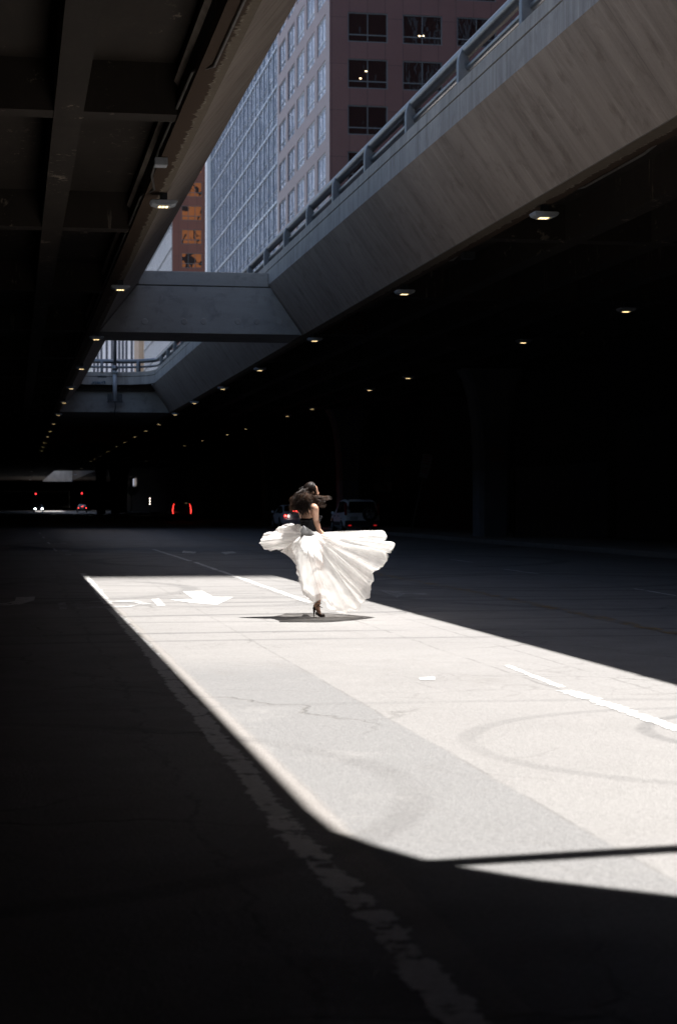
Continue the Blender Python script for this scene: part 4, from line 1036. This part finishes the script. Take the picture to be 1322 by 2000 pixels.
# other shoe, on the lifted foot
m = MB(); q0 = al + Vector((-.012,.065,-.02)); m.ell(al+Vector((.02,.10,-.14)), (.03,.03,.04), 12, 8); m.tube([q0, q0+Vector((-.02,.08,.0))], [.012,.005], 8); m.tube([q0, al+Vector((.02,.11,-.14))], [.024,.026], 10); m.build('shoe', M['shoe'], wom)

# skirt: folded cloth panels between the waist and wind-blown hem lines
def catmull(P, n_, closed=False):
    out = []; m_ = len(P); segs = m_ if closed else m_-1
    for i in range(segs):
        p0 = P[(i-1) % m_ if closed else max(i-1,0)]; p1 = P[i]; p2 = P[(i+1) % m_]; p3 = P[(i+2) % m_ if closed else min(i+2,m_-1)]
        for k_ in range(n_):
            t = k_/n_; out.append(.5*((2*p1)+(p2-p0)*t+(2*p0-5*p1+4*p2-p3)*t*t+(-p0+3*p1-3*p2+p3)*t**3))
    if not closed: out.append(P[-1])
    return out
def resample(P, n_, closed):
    Q = P + ([P[0]] if closed else []); L_ = [0]
    for a, b in zip(Q[:-1], Q[1:]): L_.append(L_[-1] + (b-a).length)
    out = []; j = 0; cnt = n_ if closed else n_-1
    for i in range(n_):
        s_ = L_[-1]*i/cnt
        while j < len(Q)-2 and L_[j+1] < s_: j += 1
        t = (s_-L_[j])/max(1e-9, L_[j+1]-L_[j]); out.append(Q[j].lerp(Q[j+1], min(1,t)))
    return out
def sheet(name, wa, wb, hem, mat, bulge, folds, amp, seed, n_=220, mr=34, power=1.0, sag=0., ruff=.018, dense=6, twist=0.):
    """cloth from waist line wa->wb (points) to hem polyline (u,d,v points)"""
    H = resample(catmull([Vector(p) for p in hem], dense), n_, False); rows = []
    H = [h + Vector((noise.noise(Vector((h.x*14,h.z*14,seed))), .6*noise.noise(Vector((h.x*14,h.z*14,seed+5))), noise.noise(Vector((h.x*14,h.z*14,seed+9)))))*.035*min(1,i/8,(n_-1-i)/8) for i, h in enumerate(H)]
    for j in range(mr+1):
        t = j/mr; row = []
        for i, h in enumerate(H):
            s_ = i/(n_-1); w0 = Vector(wa).lerp(Vector(wb), s_)
            p = w0.lerp(h, t**power); L_ = (h-w0).length
            e = math.sin(math.pi*min(1,max(0,t))**.62)**.8 * min(1, L_/.5) if 0 < t < 1 else 0.; ed = min(1, s_*9, (1-s_)*9)**.6
            nf = noise.noise(Vector((s_*folds*.5+seed, t*.9, seed*2.1))); nf2 = noise.noise(Vector((s_*folds*1.6+seed*3+twist*t, t*1.6, seed)))
            fold = math.sin(s_*folds*2*math.pi*.5 + twist*t*4 + nf*5 + seed)
            fine_ = math.sin(s_*folds*9.4 + nf*9 + nf2*4 + t*3) + .6*math.sin(s_*folds*21 + nf2*9 - t*5)
            off = bulge*e*ed + amp*(t**.8)*(fold*.36 + nf*.9 + nf2*.5 + fine_*.11)*min(1,L_/.4)
            p = p + Vector((0, off, -sag*e))
            # ruffle in the picture plane as well, near the hem
            rf = ruff*(t**4); p.x += rf*noise.noise(Vector((s_*70, seed, 1))) + amp*.25*t*nf2; p.z += rf*noise.noise(Vector((s_*70, seed, 7))) + amp*.22*t*nf
            row.append(p)
        rows.append(row)
    return rows
def panel(name, mat, **kw):
    rows = sheet(name, mat=mat, **kw); m = MB().grid(rows); return m.build(name, mat, wom)
def H(*pts): return [U(*p) for p in pts]
WL, WR = U(452,505,.0), U(590,505,.0)
# big right-hand bell, near side and far side share the outer rim
rim_r = [(735,572,.0),(930,533,.0),(1115,503,.0),(1136,545,.03),(1130,590,.0),(1196,592,-.02),(1200,630,.02),(1165,660,.0),(1130,655,-.02),(1150,690,.02),(1140,730,.0),(1105,790,.0),(1075,803,.02),(1040,825,.0),(1030,900,.0),(1005,1000,.0),(975,1065,.0),(900,1130,.0),(800,1167,.0),(720,1135,-.02),(650,1075,-.04),(612,1035,-.05),(560,1082,-.03),(505,1035,.0),(455,960,.0),(425,880,.0),(405,770,.0),(345,705,.0),(288,662,.0),(300,640,.0)]
panel('skirt', M['tulle'], wa=U(600,515,-.10), wb=U(470,520,-.12), hem=H(*rim_r), bulge=-.92, folds=11, amp=.095, seed=2.3, n_=300, mr=40, twist=.25)
panel('skirt_back', M['tulleb'], wa=U(600,515,.10), wb=U(470,520,.10), hem=H(*rim_r), bulge=.85, folds=13, amp=.07, seed=7.7, n_=240, mr=30, twist=-.3)
# inner layer seen through the outer one
rim_i = [(760,640,.1),(960,640,.12),(1060,720,.15),(985,900,.1),(880,1040,.05),(790,1100,.0),(700,1040,-.08),(640,960,-.12),(590,900,-.14),(540,960,-.1),(480,880,-.05),(440,780,.0)]
panel('skirt_lining', M['tulleb'], wa=U(590,520,-.08), wb=U(475,520,-.08), hem=H(*rim_i), bulge=-.22, folds=9, amp=.07, seed=4.1, n_=200, mr=26)
# left wing, upper layer thrown out to the left
rim_l = [(455,448,.05),(400,447,.0),(330,452,.0),(258,470,-.03),(240,508,.0),(185,510,.02),(142,535,.0),(124,585,-.02),(140,632,.0),(178,652,.0),(235,645,.0),(318,628,.02),(335,640,-.02),(290,660,-.04),(345,690,-.06),(400,700,-.10)]
panel('skirt_drape', M['tulle2'], wa=U(470,500,-.12), wb=U(500,560,-.14), hem=H(*rim_l), bulge=-.12, folds=11, amp=.06, seed=9.2, n_=260, mr=30, sag=.01, ruff=.012)
panel('skirt_drape', M['tulle2'], wa=U(470,500,.10), wb=U(500,515,.08), hem=H(*rim_l[:13]), bulge=.16, folds=8, amp=.05, seed=3.2, n_=200, mr=26, ruff=.012)
# bunch at the waist and right hip
rim_b = [(440,520,-.16),(455,470,-.2),(472,446,-.24),(492,455,-.22),(560,490,-.18),(620,515,-.16),(690,506,-.14),(717,520,-.12),(714,560,-.12),(660,565,-.16),(600,568,-.20),(520,572,-.22),(455,562,-.22),(440,520,-.18)]
panel('skirt_drape', M['tulle2'], wa=U(560,545,-.15), wb=U(540,545,-.15), hem=H(*rim_b), bulge=-.05, folds=9, amp=.035, seed=5.5, n_=160, mr=18, ruff=.01)
# peaked flap folded up behind the waist, the shade on its near face put into a grey colour
fl = MB(); rowsf = []
prof = H((448,552,-.33),(456,512,-.42),(452,495,-.46),(474,448,-.52),(497,462,-.50),(540,492,-.46),(585,532,-.38))
low = H((452,556,-.30),(470,560,-.30),(485,560,-.31),(500,558,-.31),(520,552,-.30),(550,545,-.29),(590,540,-.28))
pr = resample(catmull(prof, 6), 40, False); lo = resample(catmull(low, 6), 40, False)
for j in range(13):
    t = j/12; rowsf.append([lo[i].lerp(pr[i], t) + Vector((0, -.05*math.sin(math.pi*t) + .02*math.sin(i*.5+t*3)*t, 0)) for i in range(40)])
fl.grid(rowsf); fl.build('skirt_flap', M['flapm'], wom)
# strands of hair
def strands(cnt, rootf, pathf, mat, name, rad=.0036, seg=12, seed=1):
    rr = random.Random(seed); m = MB()
    for q in range(cnt):
        a = rootf(rr); P = pathf(a, rr, seg); r0 = rad*rr.uniform(.6,1.3)
        m.tube(P, [r0*(1 - .75*(i/seg)**2) for i in range(len(P))], 4, cap=False)
    return m.build(name, mat, wom)
def scalp(rr, back=True):
    while True:
        v = Vector((rr.uniform(-1,1), rr.uniform(-1,1), rr.uniform(-1,1)))
        if .2 < v.length < 1:
            v.normalize()
            if v.x < .35 - .5*max(0, -v.z) - (0 if v.z > .2 else .3): return hp(v.x*.096-.008, v.y*.078, v.z*.104+.014)
# cap that hugs the skull
cap = MB(); rowsc = []
for i in range(15):
    th = math.pi*.80*i/14; row = []
    for k_ in range(29):
        a = 2*math.pi*k_/28; v = Vector((math.sin(th)*math.cos(a), math.sin(th)*math.sin(a), math.cos(th)))
        lim = .52; 
        if v.x > lim: v.x = lim
        s_ = 1.06 + .012*noise.noise(Vector((a*3, th*1.5, 2)))
        row.append(hp(v.x*.096*s_-.012, v.y*.077*s_, v.z*.103*s_+.014))
    rowsc.append(row)
cap.grid(rowsc)
hair = cap.build('hair', M['hair'], wom)
def curly(a, tgt, rr, seg, curl, sp, mid=None):
    P = []; ph = rr.uniform(0, 6.28); fr_ = rr.uniform(1.2, 2.6)
    mid = mid or a.lerp(tgt, .5)
    for i in range(seg+1):
        t = i/seg; p = a*(1-t)**2 + mid*2*t*(1-t) + tgt*t*t
        p = p + Vector((math.cos(ph+fr_*t*6.28), math.sin(ph*1.3+fr_*t*6.28), math.sin(ph+fr_*t*6.28)))*curl*t**.8
        P.append(p)
    return P
# slicked strands over the crown
def slick(a, rr, seg):
    tgt = U(500+rr.uniform(-45,45), 250+rr.uniform(-15,25), rr.uniform(-.10,.06)); out = (a-HC).normalized()
    P = []
    for i in range(seg+1):
        t = i/seg; p = a.lerp(tgt, t*t*.6+t*.4); d = p - (HC + HU*.014)
        if t < .75 and d.length < .108: p = (HC+HU*.014) + d.normalized()*.108
        P.append(p)
    return P
strands(260, scalp, slick, M['hair'], 'hair_strand', .0040, 10, 11).parent = hair
def backmass(a, rr, seg):
    k_ = rr.random()
    if k_ < .55: tgt = U(rr.gauss(480,32), rr.gauss(338,24), rr.uniform(-.20,-.06)); cu = .016
    else: tgt = U(rr.gauss(432,26), rr.gauss(290,36), rr.uniform(-.20,.02)); cu = .028
    return curly(a, tgt, rr, seg, cu, 1, a.lerp(tgt,.45)+Vector((rr.uniform(-.06,.02), -.07, .06)))
lowscalp = lambda rr: hp(rr.uniform(-.095,-.03), rr.uniform(-.07,.07), rr.uniform(-.07,.05))
strands(520, lowscalp, backmass, M['hair'], 'hair_strand', .0046, 14, 12).parent = hair
def leftfly(a, rr, seg):
    tgt = U(rr.choice((385,395,410,375)) + rr.gauss(0,9), rr.choice((255,300,330,345,280))+rr.gauss(0,14), rr.uniform(-.12,.06))
    return curly(a, tgt, rr, seg, .024, 1, U(430,235,-.1)+Vector((rr.gauss(0,.03),0,rr.gauss(0,.03))))
strands(230, lowscalp, leftfly, M['hair2'], 'hair_strand', .0034, 16, 13).parent = hair
def curltop(a, rr, seg):
    tgt = U(rr.gauss(495,26), rr.gauss(225,16), rr.uniform(-.19,-.12)); return curly(a, tgt, rr, seg, .026, 1, U(470,195,-.15))
strands(130, lowscalp, curltop, M['hair2'], 'hair_strand', .0034, 14, 15).parent = hair
def rightfly(a, rr, seg):
    k_ = rr.random()
    if k_ < .3: tgt = U(rr.uniform(640,697), 222+rr.gauss(6,8), rr.uniform(-.12,.02)); md_ = U(600,215,-.1)
    else: tgt = U(rr.uniform(595,655), rr.uniform(225,305), rr.uniform(-.14,.04)); md_ = U(575,rr.uniform(225,300),-.12)
    return curly(a, tgt, rr, seg, .014, 1, md_)
nape = lambda rr: U(rr.uniform(500,550), rr.uniform(205,265), rr.uniform(-.10,-.05))
strands(260, nape, rightfly, M['hair2'], 'hair_strand', .0032, 14, 14).parent = hair
